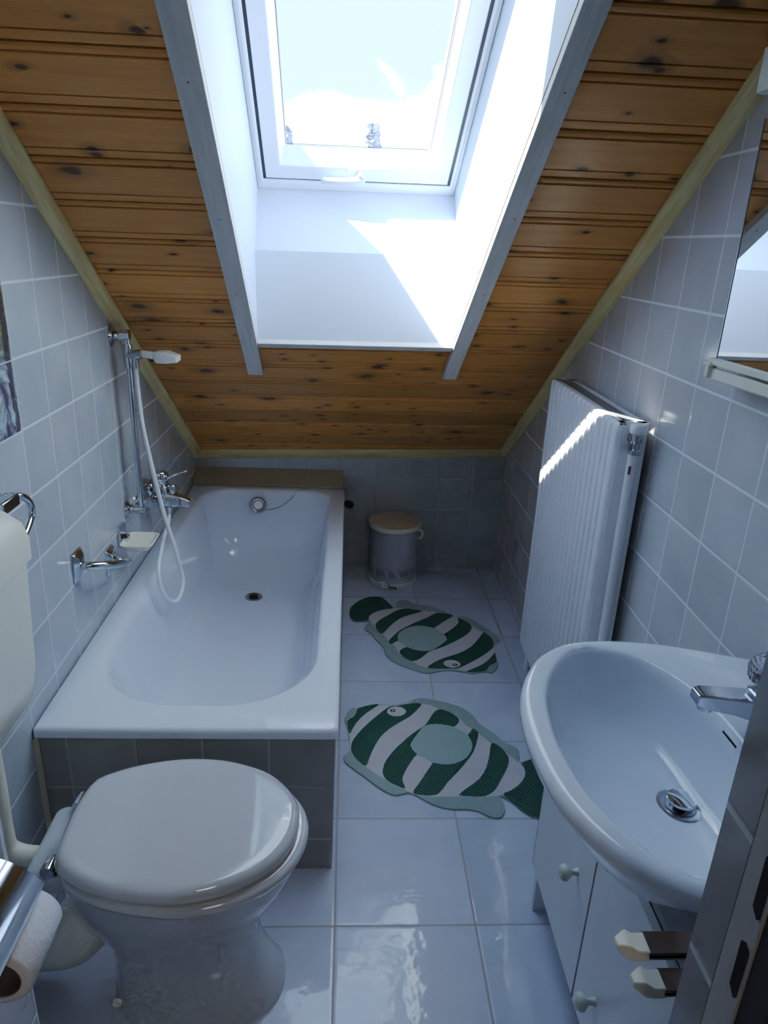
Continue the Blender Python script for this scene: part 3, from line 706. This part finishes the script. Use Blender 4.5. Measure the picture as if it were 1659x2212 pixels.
# ------------------------------------------------------------------ fish-shaped bath mats
FISH = {
    'outline': [(-0.337, 0.157), (-0.323, 0.203), (-0.309, 0.217), (-0.292, 0.215), (-0.242, 0.239), (-0.219, 0.237), (-0.162, 0.236), (-0.120, 0.250), (-0.092, 0.270), (-0.065, 0.275), (-0.037, 0.268), (0.020, 0.247), (0.068, 0.219), (0.097, 0.178), (0.110, 0.137), (0.135, 0.105), (0.157, 0.077), (0.177, 0.040), (0.201, 0.024), (0.213, 0.004), (0.210, -0.027), (0.200, -0.052), (0.236, -0.043), (0.268, -0.040), (0.290, -0.068), (0.303, -0.114), (0.304, -0.160), (0.284, -0.221), (0.253, -0.263), (0.222, -0.278), (0.194, -0.277), (0.171, -0.256), (0.149, -0.224), (0.117, -0.196), (0.119, -0.221), (0.119, -0.247), (0.106, -0.272), (0.088, -0.279), (0.066, -0.272), (0.041, -0.254), (0.009, -0.247), (-0.034, -0.246), (-0.071, -0.234), (-0.098, -0.218), (-0.125, -0.196), (-0.143, -0.185), (-0.157, -0.183), (-0.182, -0.191), (-0.201, -0.188), (-0.234, -0.163), (-0.273, -0.121), (-0.307, -0.086), (-0.333, -0.055), (-0.338, -0.028), (-0.323, -0.009), (-0.318, 0.003), (-0.320, 0.031), (-0.324, 0.071), (-0.329, 0.109)],
    'body': [(-0.292, 0.213), (-0.243, 0.232), (-0.220, 0.232), (-0.162, 0.231), (-0.121, 0.245), (-0.074, 0.242), (-0.040, 0.233), (-0.014, 0.211), (0.044, 0.171), (0.065, 0.122), (0.085, 0.107), (0.111, 0.067), (0.133, 0.034), (0.160, 0.010), (0.184, -0.029), (0.202, -0.056), (0.212, -0.080), (0.208, -0.111), (0.184, -0.147), (0.153, -0.174), (0.114, -0.195), (0.069, -0.200), (0.016, -0.199), (-0.062, -0.200), (-0.115, -0.196), (-0.143, -0.185), (-0.162, -0.172), (-0.185, -0.156), (-0.223, -0.125), (-0.272, -0.075), (-0.312, -0.021), (-0.320, 0.015), (-0.323, 0.063), (-0.331, 0.144), (-0.312, 0.162), (-0.299, 0.185)],
    'g1': [(-0.292, 0.214), (-0.243, 0.233), (-0.221, 0.233), (-0.267, 0.185), (-0.301, 0.131), (-0.318, 0.084), (-0.323, 0.080), (-0.330, 0.142), (-0.312, 0.162), (-0.299, 0.185)],
    'g2': [(-0.188, 0.221), (-0.162, 0.228), (-0.109, 0.243), (-0.074, 0.241), (-0.089, 0.211), (-0.121, 0.169), (-0.162, 0.133), (-0.197, 0.098), (-0.226, 0.056), (-0.249, -0.001), (-0.263, -0.047), (-0.272, -0.073), (-0.292, -0.053), (-0.311, -0.021), (-0.317, 0.015), (-0.307, 0.055), (-0.273, 0.114), (-0.233, 0.168)],
    'g3': [(-0.014, 0.211), (0.013, 0.198), (0.043, 0.166), (0.041, 0.139), (0.019, 0.113), (-0.001, 0.126), (-0.040, 0.131), (-0.069, 0.116), (-0.100, 0.082), (-0.126, 0.032), (-0.127, 0.016), (-0.111, -0.015), (-0.120, -0.031), (-0.145, -0.076), (-0.163, -0.120), (-0.164, -0.141), (-0.159, -0.168), (-0.185, -0.155), (-0.213, -0.130), (-0.222, -0.102), (-0.215, -0.062), (-0.192, -0.016), (-0.158, 0.032), (-0.116, 0.082), (-0.080, 0.116), (-0.061, 0.143), (-0.039, 0.188)],
    'g4': [(0.083, 0.109), (0.099, 0.090), (0.089, 0.050), (0.068, -0.006), (0.038, -0.053), (0.006, -0.097), (-0.030, -0.140), (-0.060, -0.185), (-0.081, -0.195), (-0.115, -0.194), (-0.138, -0.185), (-0.121, -0.154), (-0.097, -0.112), (-0.072, -0.068), (-0.063, -0.057), (-0.035, -0.061), (-0.004, -0.061), (0.030, -0.042), (0.054, -0.014), (0.066, 0.025), (0.068, 0.054), (0.060, 0.073), (0.074, 0.090)],
    'g5': [(0.133, 0.036), (0.157, 0.018), (0.174, -0.029), (0.162, -0.075), (0.133, -0.126), (0.104, -0.174), (0.070, -0.198), (0.031, -0.198), (-0.005, -0.195), (0.021, -0.168), (0.067, -0.126), (0.097, -0.075), (0.118, -0.014)],
    'tail': [(0.209, -0.060), (0.235, -0.043), (0.266, -0.040), (0.288, -0.068), (0.302, -0.114), (0.303, -0.160), (0.282, -0.221), (0.251, -0.263), (0.221, -0.278), (0.193, -0.277), (0.169, -0.256), (0.147, -0.224), (0.125, -0.191), (0.154, -0.173), (0.186, -0.145), (0.207, -0.113), (0.213, -0.080)],
    'disc': [(-0.127, 0.020), (-0.100, 0.082), (-0.075, 0.119), (-0.040, 0.130), (0.004, 0.124), (0.035, 0.104), (0.063, 0.071), (0.069, 0.025), (0.055, -0.014), (0.029, -0.045), (-0.005, -0.063), (-0.036, -0.065), (-0.066, -0.057), (-0.090, -0.038), (-0.112, -0.019)],
    'eye': [(-0.130, 0.196), (-0.134, 0.186), (-0.141, 0.177), (-0.152, 0.171), (-0.165, 0.169), (-0.177, 0.171), (-0.187, 0.177), (-0.193, 0.185), (-0.195, 0.195), (-0.192, 0.206), (-0.185, 0.214), (-0.174, 0.221), (-0.161, 0.223), (-0.149, 0.221), (-0.139, 0.215), (-0.132, 0.206)],
    'pupil': [(-0.166, 0.200), (-0.168, 0.195), (-0.173, 0.192), (-0.179, 0.192), (-0.183, 0.195), (-0.185, 0.200), (-0.183, 0.205), (-0.178, 0.208), (-0.172, 0.208), (-0.167, 0.205)],
    'spark': [(-0.171, 0.200), (-0.173, 0.197), (-0.177, 0.197), (-0.179, 0.200), (-0.177, 0.203), (-0.173, 0.203)],
}
def dots(name, base, dot, pitch, r, bs):
    m, nt, b = newmat(name); setp(b, base, .55)
    tc = N(nt, 'ShaderNodeTexCoord'); rt = N(nt, 'ShaderNodeMapping'); rt.inputs['Rotation'].default_value = (0, 0, .8)
    nt.links.new(tc.outputs['Object'], rt.inputs[0])
    sp = N(nt, 'ShaderNodeSeparateXYZ'); nt.links.new(rt.outputs[0], sp.inputs[0])
    a = math_(nt, 'PINGPONG', math_(nt, 'ADD', sp.outputs[0], 3), pitch/2); c = math_(nt, 'PINGPONG', math_(nt, 'ADD', sp.outputs[1], 3), pitch/2)
    d2 = math_(nt, 'SQRT', math_(nt, 'ADD', math_(nt, 'POWER', a, 2.), math_(nt, 'POWER', c, 2.)))
    f = maprange(nt, d2, r*.7, r*1.2, 1, 0)
    nt.links.new(mixc(nt, f, base, dot), b.inputs['Base Color'])
    bump(nt, b, f, bs, .0012)
    return m
FM = [dots('mat_sage', (.33,.42,.38), (.38,.47,.43), .0075, .0022, .9), dots('mat_pale', (.66,.62,.62), (.50,.46,.47), .0065, .0016, .9),
      dots('mat_green', (.008,.085,.058), (.30,.46,.38), .0088, .0015, .9), dots('mat_disc', (.37,.48,.44), (.42,.53,.49), .0060, .0018, .7)]
def fish_mesh():
    me_parts = []
    mb = MB()
    def ccw(P): 
        A = sum(P[i][0]*P[(i+1) % len(P)][1] - P[(i+1) % len(P)][0]*P[i][1] for i in range(len(P)))
        return P if A > 0 else P[::-1]
    def poly(k, z, mi, sub=3):
        P = ccw([(p.x, p.y) for p in catmull([(x, y, 0) for x, y in FISH[k]], sub)])
        mb.add([(x, y, z) for x, y in P], [tuple(range(len(P)))], mi); return P
    P = poly('outline', .0060, 0)
    n = len(P); mb.add([(x, y, .0060) for x, y in P] + [(x*1.004, y*1.004, .0008) for x, y in P], [(i, n+i, n+(i+1) % n, (i+1) % n) for i in range(n)], 0)
    poly('body', .0064, 1); poly('tail', .0067, 2)
    for k in ('g1','g2','g3','g4','g5'): poly(k, .0070, 2, 2)
    poly('disc', .0074, 3); poly('eye', .0077, 1); poly('pupil', .0080, 2); poly('spark', .0083, 1)
    return mb
near = fish_mesh().build('fish_bath_mat', FM, fix=False)
near.location = (.353, 1.813, 0)
tag(near, 'green and white striped fish bath mat partly under the washbasin, head toward the tub', 'bath mat', 'fish bath mats')
far = near.copy(); COL.objects.link(far)
far.location = (.3016, 2.5316, 0); far.rotation_euler = (0, 0, math.radians(167.86))
tag(far, 'green and white striped fish bath mat in front of the bin, tail toward the tub', 'bath mat', 'fish bath mats')

# ------------------------------------------------------------------ radiator
rd = thing('radiator', (.69, 1.95, 0), 'tall white ribbed panel radiator on the right wall with sunlight streak', 'radiator')
ya, yb_, za, zb = 1.652, 2.262, .13, 1.106
pts = []; nf = 15; pw = (yb_-ya-.03)/nf
pts.append((.668, ya)); pts.append((.657, ya+.003)); pts.append((.652, ya+.010))
for i in range(nf):
    y = ya+.015+i*pw
    for t, dx in ((.04,0),(.34,0),(.46,.008),(.62,.008),(.74,0)): pts.append((.651+dx, y+t*pw))
pts += [(.651, yb_-.012), (.655, yb_-.004), (.668, yb_)]
loopz = []
for z, ix in ((za, .012), (za+.006, .002), (za+.02, 0), (zb-.02, 0), (zb-.006, .002), (zb, .010)):
    loopz.append([(x+ix if x < .66 else x, y, z) for x, y in pts])
m, nt, b = newmat('radiator_embossed'); setp(b, (.78,.79,.83), .28)
tc = N(nt, 'ShaderNodeTexCoord'); sp = N(nt, 'ShaderNodeSeparateXYZ'); nt.links.new(tc.outputs['Object'], sp.inputs[0])
zz = math_(nt, 'ADD', sp.outputs[2], math_(nt, 'MULTIPLY', math_(nt, 'PINGPONG', math_(nt, 'ADD', sp.outputs[1], 5), pw/2), .5))
em = maprange(nt, math_(nt, 'PINGPONG', math_(nt, 'ADD', zz, 5), .0034), .0008, .0026)
bump(nt, b, em, .3, .0015)
nt.links.new(mixc(nt, em, (.80,.80,.83), (.89,.89,.92)), b.inputs['Base Color'])
MB().loft(loopz, False).build('front_panel', m, rd, smooth=50)
MB().box((.714, ya+.004, za), (.732, yb_-.004, zb-.004)).build('back_panel', M['radiator'], rd, bevel=.002)
for y, nm in ((ya, 'side_panel'), (yb_-.003, 'side_panel')):
    MB().box((.664, y, za+.01), (.731, y+.003, zb-.004)).build(nm, M['radiator'], rd, bevel=.001)
m, nt, b = newmat('radiator_grille'); setp(b, (.7,.7,.7), .4)
tc = N(nt, 'ShaderNodeTexCoord'); sp = N(nt, 'ShaderNodeSeparateXYZ'); nt.links.new(tc.outputs['Object'], sp.inputs[0])
g = math_(nt, 'MULTIPLY', maprange(nt, math_(nt, 'PINGPONG', math_(nt, 'ADD', sp.outputs[0], 2.002), .004), .0006, .0012), maprange(nt, math_(nt, 'PINGPONG', math_(nt, 'ADD', sp.outputs[1], 2), .005), .0006, .0012))
nt.links.new(mixc(nt, g, (.42,.42,.42), (.04,.04,.04)), b.inputs['Base Color'])
MB().box((.676, ya+.03, zb-.004), (.708, yb_-.03, zb+.0012)).build('grille', m, rd)
MB().box((.660, ya+.002, zb-.008), (.678, yb_-.002, zb)).box((.706, ya+.002, zb-.008), (.732, yb_-.002, zb)).box((.66, ya+.002, zb-.008), (.732, ya+.03, zb)).box((.66, yb_-.03, zb-.008), (.732, yb_-.002, zb)).build('top_cover', M['radiator'], rd, bevel=.0015)
MB().tube([(.698, 1.640, 1.035), (.698, 1.640, .90), (.700, 1.640, .5), (.700, 1.640, .12), (.700,1.640,.0)], .0115, 14, smooth=False).build('supply_pipe', M['radiator'], rd, smooth=60)
vb = MB(); vb.lathe((.697, 1.652, 1.072), [(.016,0),(.016,-.008),(.010,-.012),(.010,-.022)], (0,1,0), 24)
vb.lathe((.698, 1.634, 1.034), [(.013,0),(.014,.003),(.014,.012),(.009,.014),(.009,.028),(.0125,.032),(.0125,.048),(.010,.052)], (0,0,1), 20)
vb.build('valve', M['steel'], rd, smooth=40)
MB().lathe((.697, 1.6522, 1.072), [(.023,0),(.023,-.003),(.017,-.004),(0,-.004)], (0,1,0), 8).build('valve_rosette', M['radiator'], rd, smooth=30)
MB().lathe((.698, 1.634, 1.084), [(.014,0),(.019,.003),(.020,.016),(.017,.024),(.008,.028),(0,.0285)], (0,0,1), 14).build('valve_cap', M['whiteplastic'], rd, smooth=25)
MB().tube([(.690,1.627,1.005),(.690,1.6275,.985)], .003, 6).build('rust_patch', M['rust'], rd)
MB().tube([(.700, 2.285, .0), (.700, 2.285, .16), (.700, 2.28, .175), (.700, 2.262, .178)], .009, 12).build('return_pipe', M['radiator'], rd, smooth=60)

# ------------------------------------------------------------------ washbasin
wb = thing('washbasin', (.50, .805, .60), 'wide oval white china washbasin on the right wall above the vanity cabinet', 'washbasin')
CY = .805
half = [(.265,0),(.267,.045),(.272,.088),(.283,.130),(.303,.175),(.335,.222),(.385,.258),(.455,.272),(.539,.266),(.610,.248),(.680,.222),(XR-.001,.196)]
O = [(x, CY+dy, 0) for x, dy in half] + [(XR-.001, CY+t, 0) for t in (.13,.065,0,-.065,-.13)] + [(x, CY-dy, 0) for x, dy in half[::-1][:-1]]
ih = [(.303,0),(.306,.05),(.314,.10),(.330,.145),(.358,.195),(.395,.228),(.430,.237),(.470,.230),(.508,.206),(.536,.165),(.556,.113),(.567,.055),(.570,0)]
I = [(x, CY+dy, 0) for x, dy in ih] + [(x, CY-dy, 0) for x, dy in ih[::-1][1:-1]]
NB = 120
Or = resample(catmull(O, 6), NB); Ir = resample(catmull(I, 6), NB)
# align indices by angle about the bowl centre so the loft does not twist
BC = Vector((.445, CY, 0))
def by_angle(P):
    Q = resample(P, 900); out = []
    A = [(math.atan2(q.y-BC.y, q.x-BC.x), q) for q in Q]
    A.sort(key=lambda t: t[0]); ang = [a for a, _ in A]
    for i in range(NB):
        t = -PI + 2*PI*i/NB
        j = min(range(len(ang)), key=lambda k: abs(ang[k]-t)) if i == 0 else max(0, np.searchsorted(ang, t)-1)
        out.append(A[j][1].copy())
    return out
Or = by_angle(Or); Ir = by_angle(Ir)
DC = Vector((.508, .815, 0))
def wl(P, k, z, c=BC, off=0., tilt=0.):
    out = []
    for p in P:
        q = c + (p - c)*k
        if off: q += (p - BC).normalized()*off
        q.x = min(q.x, XR-.001); q.z = z + tilt*(q.x-.4); out.append(q)
    return out
Lp = [wl(Or,.36,.700), wl(Or,.50,.706), wl(Or,.63,.722), wl(Or,.74,.755), wl(Or,.80,.795), wl(Or,.87,.816), wl(Or,1,.8225,off=-.014), wl(Or,1,.821,off=-.004), wl(Or,1,.825,off=-.0005), wl(Or,1,.836), wl(Or,1,.8445,off=-.003), wl(Or,1,.849,off=-.009), wl(Or,1,.8500,off=-.016)]
mid1 = [o_.lerp(i_, .55) for o_, i_ in zip(wl(Or,1,.8495,off=-.02), wl(Ir,1,.848))]
Lp += [mid1, wl(Ir,1,.8478,off=.005), wl(Ir,1,.8460,off=.001), wl(Ir,1,.840,off=-.003), wl(Ir,1,.826,off=-.008)]
for k, z in ((.925,.805),(.87,.780),(.79,.758),(.66,.742),(.48,.731),(.30,.7245),(.14,.7205),(.07,.7195)):
    c = BC.lerp(DC, min(1, (1-k)*1.15))
    Lp.append([Vector((c.x + (p.x-BC.x)*k, c.y + (p.y-BC.y)*k, z)) for p in Ir])
MB().loft(Lp, True, True, True).build('bowl', M['basin'], wb, smooth=60)
MB().lathe((DC.x, DC.y, .7190), [(.033,0),(.0335,.0035),(.028,.005),(.021,.003),(.019,.001),(0,.001)], (0,0,1), 36).build('drain', M['steel'], wb, smooth=35)
MB().lathe((DC.x+.001, DC.y, .722), [(.010,0),(.018,.006),(.0215,.009),(.0205,.0125),(.012,.014),(0,.0142)], (.0,.0,1), 36).build('stopper', M['chrome'], wb, smooth=50)
# overflow slot in the back of the bowl
MB().box((-.0006,-.0185,-.0017), (.0008,.0185,.0017), M=Matrix.Translation((.5645, .8238, .8337)) @ Vector((-.942,-.031,.334)).to_track_quat('X','Z').to_matrix().to_4x4()).build('overflow_slot', M['dark'], wb, bevel=.001)

# ------------------------------------------------------------------ basin tap
bp_ = thing('basin_tap', (.618, .82, .847), 'chrome basin tap with round clear ridged handle on the washbasin', 'tap')
TY = .822
b_ = MB(); b_.lathe((.622, TY, .845), [(.027,0),(.027,.004),(.023,.008),(.022,.04),(.020,.062)], (0,0,1), 28)
b_.build('body', M['chrome'], bp_, smooth=40)
sx = lambda x, w, z0, z1: [(x, TY-w, z0), (x, TY+w, z0), (x, TY+w*.92, z1), (x, TY-w*.92, z1)]
MB().loft([sx(.630,.022,.868,.907), sx(.600,.021,.872,.908), sx(.550,.018,.888,.914), sx(.508,.016,.896,.918), sx(.496,.013,.900,.916)], True, True, True).build('spout', M['chrome'], bp_, bevel=.0025, seg=3)
MB().lathe((.515, TY, .899), [(.011,0),(.0115,-.004),(.0105,-.011),(.008,-.0115),(0,-.010)], (0,0,1), 24).build('aerator', M['chrome'], bp_, smooth=40)
nk = MB(); nk.lathe((.618, TY, .906), [(.019,0),(.017,.010),(.020,.016),(.012,.020)], (-.12,0,1), 28)
nk.loft([[(.612,TY-.016,.914),(.612,TY+.016,.914),(.612,TY+.016,.921),(.612,TY-.016,.921)], [(.578,TY-.012,.915),(.578,TY+.012,.915),(.578,TY+.012,.919),(.578,TY-.012,.919)]], True, True, True)
nk.build('neck', M['chrome'], bp_, smooth=35)
kp = []
ax = Vector((-.12,0,1)).normalized(); q = ax.to_track_quat('Z','Y'); kb = Vector((.606, TY, .926))
for r, h in ((.016,0),(.026,.006),(.0325,.014),(.033,.028),(.029,.036),(.018,.040),(.008,.038)):
    kp.append([kb + q @ Vector((r*(1+.035*(i % 2))*math.cos(2*PI*i/48), r*(1+.035*(i % 2))*math.sin(2*PI*i/48), h)) for i in range(48)])
MB().loft(kp, True, True, True).build('handle', M['acrylic'], bp_, smooth=12)
MB().lathe(kb + ax*.006, [(.007,0),(.010,.010),(.010,.026),(0,.027)], ax, 20).build('handle_core', M['chrome'], bp_, smooth=40)
MB().lathe(kb + ax*.016 + Vector((-.019,-.004,0)), [(.0,0),(.004,0),(.004,.003),(0,.003)], ax, 12).build('hot_marker', M['red'], bp_, smooth=40)

# ------------------------------------------------------------------ vanity cabinet
vc = thing('vanity_cabinet', (.60, .94, 0), 'white two-door vanity cabinet with round knobs under the washbasin', 'cabinet')
fx, y0, ym, y1, zt, zl = .470, .622, .930, 1.258, .578, .147
cb = MB()
for y in (y0, y1-.016): MB().box((fx+.002, y, 0), (XR-.004, y+.016, zt)).build('side_panel', M['cab'], vc, bevel=.0008)
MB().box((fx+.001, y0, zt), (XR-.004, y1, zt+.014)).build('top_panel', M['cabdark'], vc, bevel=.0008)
MB().box((fx+.004, y0+.016, .128), (XR-.006, y1-.016, zl-.002)).box((fx+.05, y0+.016, .0), (fx+.062, y1-.016, .128)).build('plinth', M['cab'], vc, bevel=.0008)
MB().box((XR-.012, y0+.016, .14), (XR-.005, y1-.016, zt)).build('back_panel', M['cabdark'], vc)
for yy in (y1-.0145, ): MB().box((fx-.0142, yy, zl), (fx-.002, yy+.002, zt-.002)).build('door_edging', M['edge'], vc)
for a, b__, ky, kz in ((ym+.003, y1-.014, 1.000, .388), (y0+.004, ym-.001, .842, .262)):
    dr = MB().box((fx-.014, a, zl), (fx+.001, b__, zt-.002)).build('door', M['cab'], vc, bevel=.001)
    kn = MB().lathe((fx-.014, ky, kz), [(.0085,0),(.0065,.004),(.0055,.012),(.010,.016),(.0155,.022),(.0160,.028),(.012,.034),(0,.037)], (-1,0,0), 28).build('knob', M['knobgreen'], dr, smooth=60)
MB().box((fx-.0145, ym-.001, zl), (fx-.004, ym+.003, zt-.002)).build('seam_edging', M['edge'], vc)

# ------------------------------------------------------------------ towel holder behind the doorway reveal
th = thing('towel_holder', (.46, .4265, .81), 'two-armed chrome swivel towel holder with cream tips beside the doorway', 'towel holder')
MB().box((.425, .4267, .755), (.470, .434, .875)).box((.440, .433, .770), (.456, .500, .860)).build('wall_bracket', M['chrome'], th, bevel=.002)
for xt, z in ((.279, .8365), (.3045, .7835)):
    arm = MB().box((xt+.030, .4865, z), (.452, .5125, z+.0055)).box((xt+.030, .4865, z-.002), (.452, .4885, z+.0055)).build('arm', M['armsteel'], th, bevel=.0006)
    s7 = lambda x, w, a, c_: [(x, .4995-w, z+a), (x, .4995+w, z+a), (x, .4995+w*.8, z+c_), (x, .4995-w*.8, z+c_)]
    MB().loft([s7(xt+.032,.0138,-.0035,.0068), s7(xt+.020,.0135,-.0040,.0065), s7(xt+.012,.0125,-.0035,.0125), s7(xt+.009,.0115,-.002,.0130), s7(xt,.006,.003,.0085)], True, True, True).build('end_tip', M['cream'], arm, bevel=.0012)

# ------------------------------------------------------------------ mirror with shelf and lamp on the right wall
mr = thing('wall_mirror', (XR, 1.08, 1.5), 'frameless mirror with cream shelf rail reflecting the roof window', 'mirror')
MM = Matrix.Translation((.700, 1.337, 0)) @ Matrix.Rotation(.056, 4, 'Z')
MB().box((0, -.52, 1.308), (.005, 0, 1.712), M=MM).build('mirror_glass', M['mirror'], mr)
MB().box((.0055, -.50, 1.310), (.016, -.002, 1.710), M=MM).build('backing', M['cabdark'], mr)
MB().box((-.0012, .0002, 1.308), (.0055, .0016, 1.712), M=MM).build('edge_bead', M['steel'], mr)
sh = MB().box((-.010, -.52, 1.2965), (.006, .012, 1.3075), M=MM); sh.box((-.006, -.52, 1.270), (.004, .004, 1.2905), M=MM); sh.box((-.004, -.52, 1.268), (.020, 0, 1.274), M=MM)
sh.build('rail', M['cream'], mr, bevel=.0015)
MB().box((-.016, -.006, 1.294), (.008, .020, 1.301), M=MM).box((-.014, 0, 1.272), (.004, .012, 1.296), M=MM).build('rail_clip', M['cream'], mr, bevel=.002)
MB().box((-.008, -.52, 1.7125), (.008, -.018, 1.728), M=MM).build('top_rail', M['whiteplastic'], mr, bevel=.001)
lm = thing('mirror_lamp', (XR, 1.06, 1.78), 'cream box lamp with rounded corners above the mirror', 'lamp')
lb = MB(); lb.loft([rrect(.656, XR-.0005, .84, 1.314, z, (.012,.002,.002,.018), 8) for z in (1.742, 1.806)], True, True, True)
lb.build('housing', M['cistern'], lm, bevel=.010, seg=4)
MB().box((.70, .86, 1.7285), (.742, 1.30, 1.7435)).build('lens', M['whiteplastic'], lm, bevel=.003)

# ------------------------------------------------------------------ what shows over the sill of the roof window
def ray_at(dx, dz, y): return (dx*y, y, 1.4825 + dz*y)
for (xx, w_, top, lab) in ((-.050, .026, .1265, 'hazy bluish gabled house far outside, left in the window'), (.058, .036, .1250, 'hazy bluish gabled house far outside, right in the window')):
    Y_ = 44.; cx = xx*Y_; hw = w_*Y_; tz = 1.4825 + top*(Y_+4)
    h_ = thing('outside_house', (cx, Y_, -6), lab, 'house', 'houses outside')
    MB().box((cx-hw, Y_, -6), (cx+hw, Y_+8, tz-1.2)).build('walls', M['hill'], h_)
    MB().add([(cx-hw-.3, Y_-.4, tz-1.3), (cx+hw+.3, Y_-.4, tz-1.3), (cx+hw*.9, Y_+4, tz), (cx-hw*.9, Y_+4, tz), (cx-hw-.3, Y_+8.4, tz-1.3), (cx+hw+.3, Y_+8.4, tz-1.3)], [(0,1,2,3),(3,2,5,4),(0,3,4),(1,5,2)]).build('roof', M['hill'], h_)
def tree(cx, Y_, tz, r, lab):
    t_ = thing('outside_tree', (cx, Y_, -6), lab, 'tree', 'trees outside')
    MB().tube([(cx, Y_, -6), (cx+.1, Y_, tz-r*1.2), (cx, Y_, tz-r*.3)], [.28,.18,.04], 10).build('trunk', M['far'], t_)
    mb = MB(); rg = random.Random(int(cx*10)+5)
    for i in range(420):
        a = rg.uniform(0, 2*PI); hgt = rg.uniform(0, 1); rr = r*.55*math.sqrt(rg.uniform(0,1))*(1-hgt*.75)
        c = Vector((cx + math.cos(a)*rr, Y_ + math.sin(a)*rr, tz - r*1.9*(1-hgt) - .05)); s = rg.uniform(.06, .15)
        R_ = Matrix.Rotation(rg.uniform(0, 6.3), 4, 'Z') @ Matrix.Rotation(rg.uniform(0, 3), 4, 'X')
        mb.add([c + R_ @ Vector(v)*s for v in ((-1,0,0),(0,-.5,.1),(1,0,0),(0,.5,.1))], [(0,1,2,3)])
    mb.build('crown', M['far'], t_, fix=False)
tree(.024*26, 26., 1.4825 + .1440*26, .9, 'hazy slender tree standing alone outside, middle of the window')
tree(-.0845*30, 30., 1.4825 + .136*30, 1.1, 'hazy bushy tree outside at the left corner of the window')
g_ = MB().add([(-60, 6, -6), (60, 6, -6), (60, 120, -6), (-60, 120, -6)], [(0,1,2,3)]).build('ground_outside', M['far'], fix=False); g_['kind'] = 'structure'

# ------------------------------------------------------------------ light
MS, KS = .88, 1.05
sd_ = (eu*MS - ev*KS - en).normalized()
sl_ = bpy.data.lights.new('sun', 'SUN'); sl_.energy = SUN; sl_.angle = math.radians(.55); sl_.color = (.93, .965, 1.0)
so = bpy.data.objects.new('sun', sl_); COL.objects.link(so); so.rotation_euler = sd_.to_track_quat('-Z', 'Y').to_euler(); so.location = (0, 0, 6)
pl = bpy.data.lights.new('roof_window_portal', 'AREA'); pl.shape = 'RECTANGLE'; pl.size = GU1-GU0+.02; pl.size_y = GV1-GV0+.02
po = bpy.data.objects.new('roof_window_portal', pl); COL.objects.link(po)
po.matrix_world = FR @ Matrix.Translation(((GU0+GU1)/2, (GV0+GV1)/2, .53))
pl.cycles.is_portal = True
hl = bpy.data.lights.new('hall_fill_light', 'AREA'); hl.shape = 'DISK'; hl.size = .5; hl.energy = HALL_FILL; hl.color = (1, .9, .78)  # unseen warm fill lamp, added to brighten the room from behind
ho = bpy.data.objects.new('hall_fill_light', hl); COL.objects.link(ho); ho.location = (.3, -.75, 2.3)

w = bpy.data.worlds.new('sky'); sc.world = w; w.use_nodes = True; nt = w.node_tree
bg = nt.nodes['Background']; bg.inputs['Strength'].default_value = SKY
tc = N(nt, 'ShaderNodeTexCoord'); sp = N(nt, 'ShaderNodeSeparateXYZ'); nt.links.new(tc.outputs['Generated'], sp.inputs[0])
z_ = sp.outputs[2]
low = (.76, .985, 1.0); high = (HS*.50, HS*.68, HS*1.0)
blue = mixc(nt, maprange(nt, z_, .26, .75), low, high)
mp = N(nt, 'ShaderNodeMapping'); mp.inputs['Scale'].default_value = (1, 1, 1.6); mp.inputs['Location'].default_value = (.35, .1, .0); nt.links.new(tc.outputs['Generated'], mp.inputs[0])
cn = noise(nt, mp.outputs[0], 5.5, 6, .55, .3)
bank = maprange(nt, math_(nt, 'ADD', math_(nt, 'SUBTRACT', z_, math_(nt, 'MULTIPLY', sp.outputs[0], .35)), math_(nt, 'MULTIPLY', cn, .16)), .243, .258, 1, 0)
puff = maprange(nt, cn, .66, .74)
cl_ = math_(nt, 'MAXIMUM', bank, math_(nt, 'MULTIPLY', puff, .9))
nt.links.new(mixc(nt, cl_, blue, (1.5, 1.52, 1.55)), bg.inputs['Color'])

# ------------------------------------------------------------------ camera
cam = bpy.data.cameras.new('camera'); cam.sensor_fit = 'HORIZONTAL'; cam.sensor_width = 36; cam.lens = 1532.267/1659*36
cam.clip_start = .02; cam.clip_end = 300
co = bpy.data.objects.new('camera', cam); COL.objects.link(co)
yaw, pit, rol = .0588, -.3584, .0437
fw = Vector((math.sin(yaw)*math.cos(pit), math.cos(yaw)*math.cos(pit), math.sin(pit)))
r0 = fw.cross(Vector((0,0,1))).normalized(); u0 = r0.cross(fw)
r2 = r0*math.cos(rol) + u0*math.sin(rol); u2 = -r0*math.sin(rol) + u0*math.cos(rol)
co.matrix_world = Matrix(((r2.x, u2.x, -fw.x, 0), (r2.y, u2.y, -fw.y, 0), (r2.z, u2.z, -fw.z, 1.4825), (0,0,0,1)))
sc.camera = co

sc.view_settings.view_transform = 'Standard'; sc.view_settings.look = 'None'
sc.view_settings.exposure = EXPO; sc.view_settings.gamma = 1.0
sc.view_settings.use_curve_mapping = True
cm_ = sc.view_settings.curve_mapping; cc_ = cm_.curves[3]
cc_.points[0].location = (0, 0); cc_.points[1].location = (1, 1)
for x, y in CURVE: cc_.points.new(x, y)
cm_.update()
cy = sc.cycles
cy.max_bounces = 9; cy.diffuse_bounces = 6; cy.glossy_bounces = 4; cy.transmission_bounces = 5; cy.transparent_max_bounces = 8
cy.use_adaptive_sampling = True; cy.adaptive_threshold = .05; cy.adaptive_min_samples = 16
cy.sample_clamp_indirect = 6; cy.caustics_reflective = False; cy.caustics_refractive = False; cy.blur_glossy = .5
cy.use_denoising = True
try: cy.denoiser = 'OPENIMAGEDENOISE'; cy.denoising_input_passes = 'RGB_ALBEDO_NORMAL'
except Exception: pass
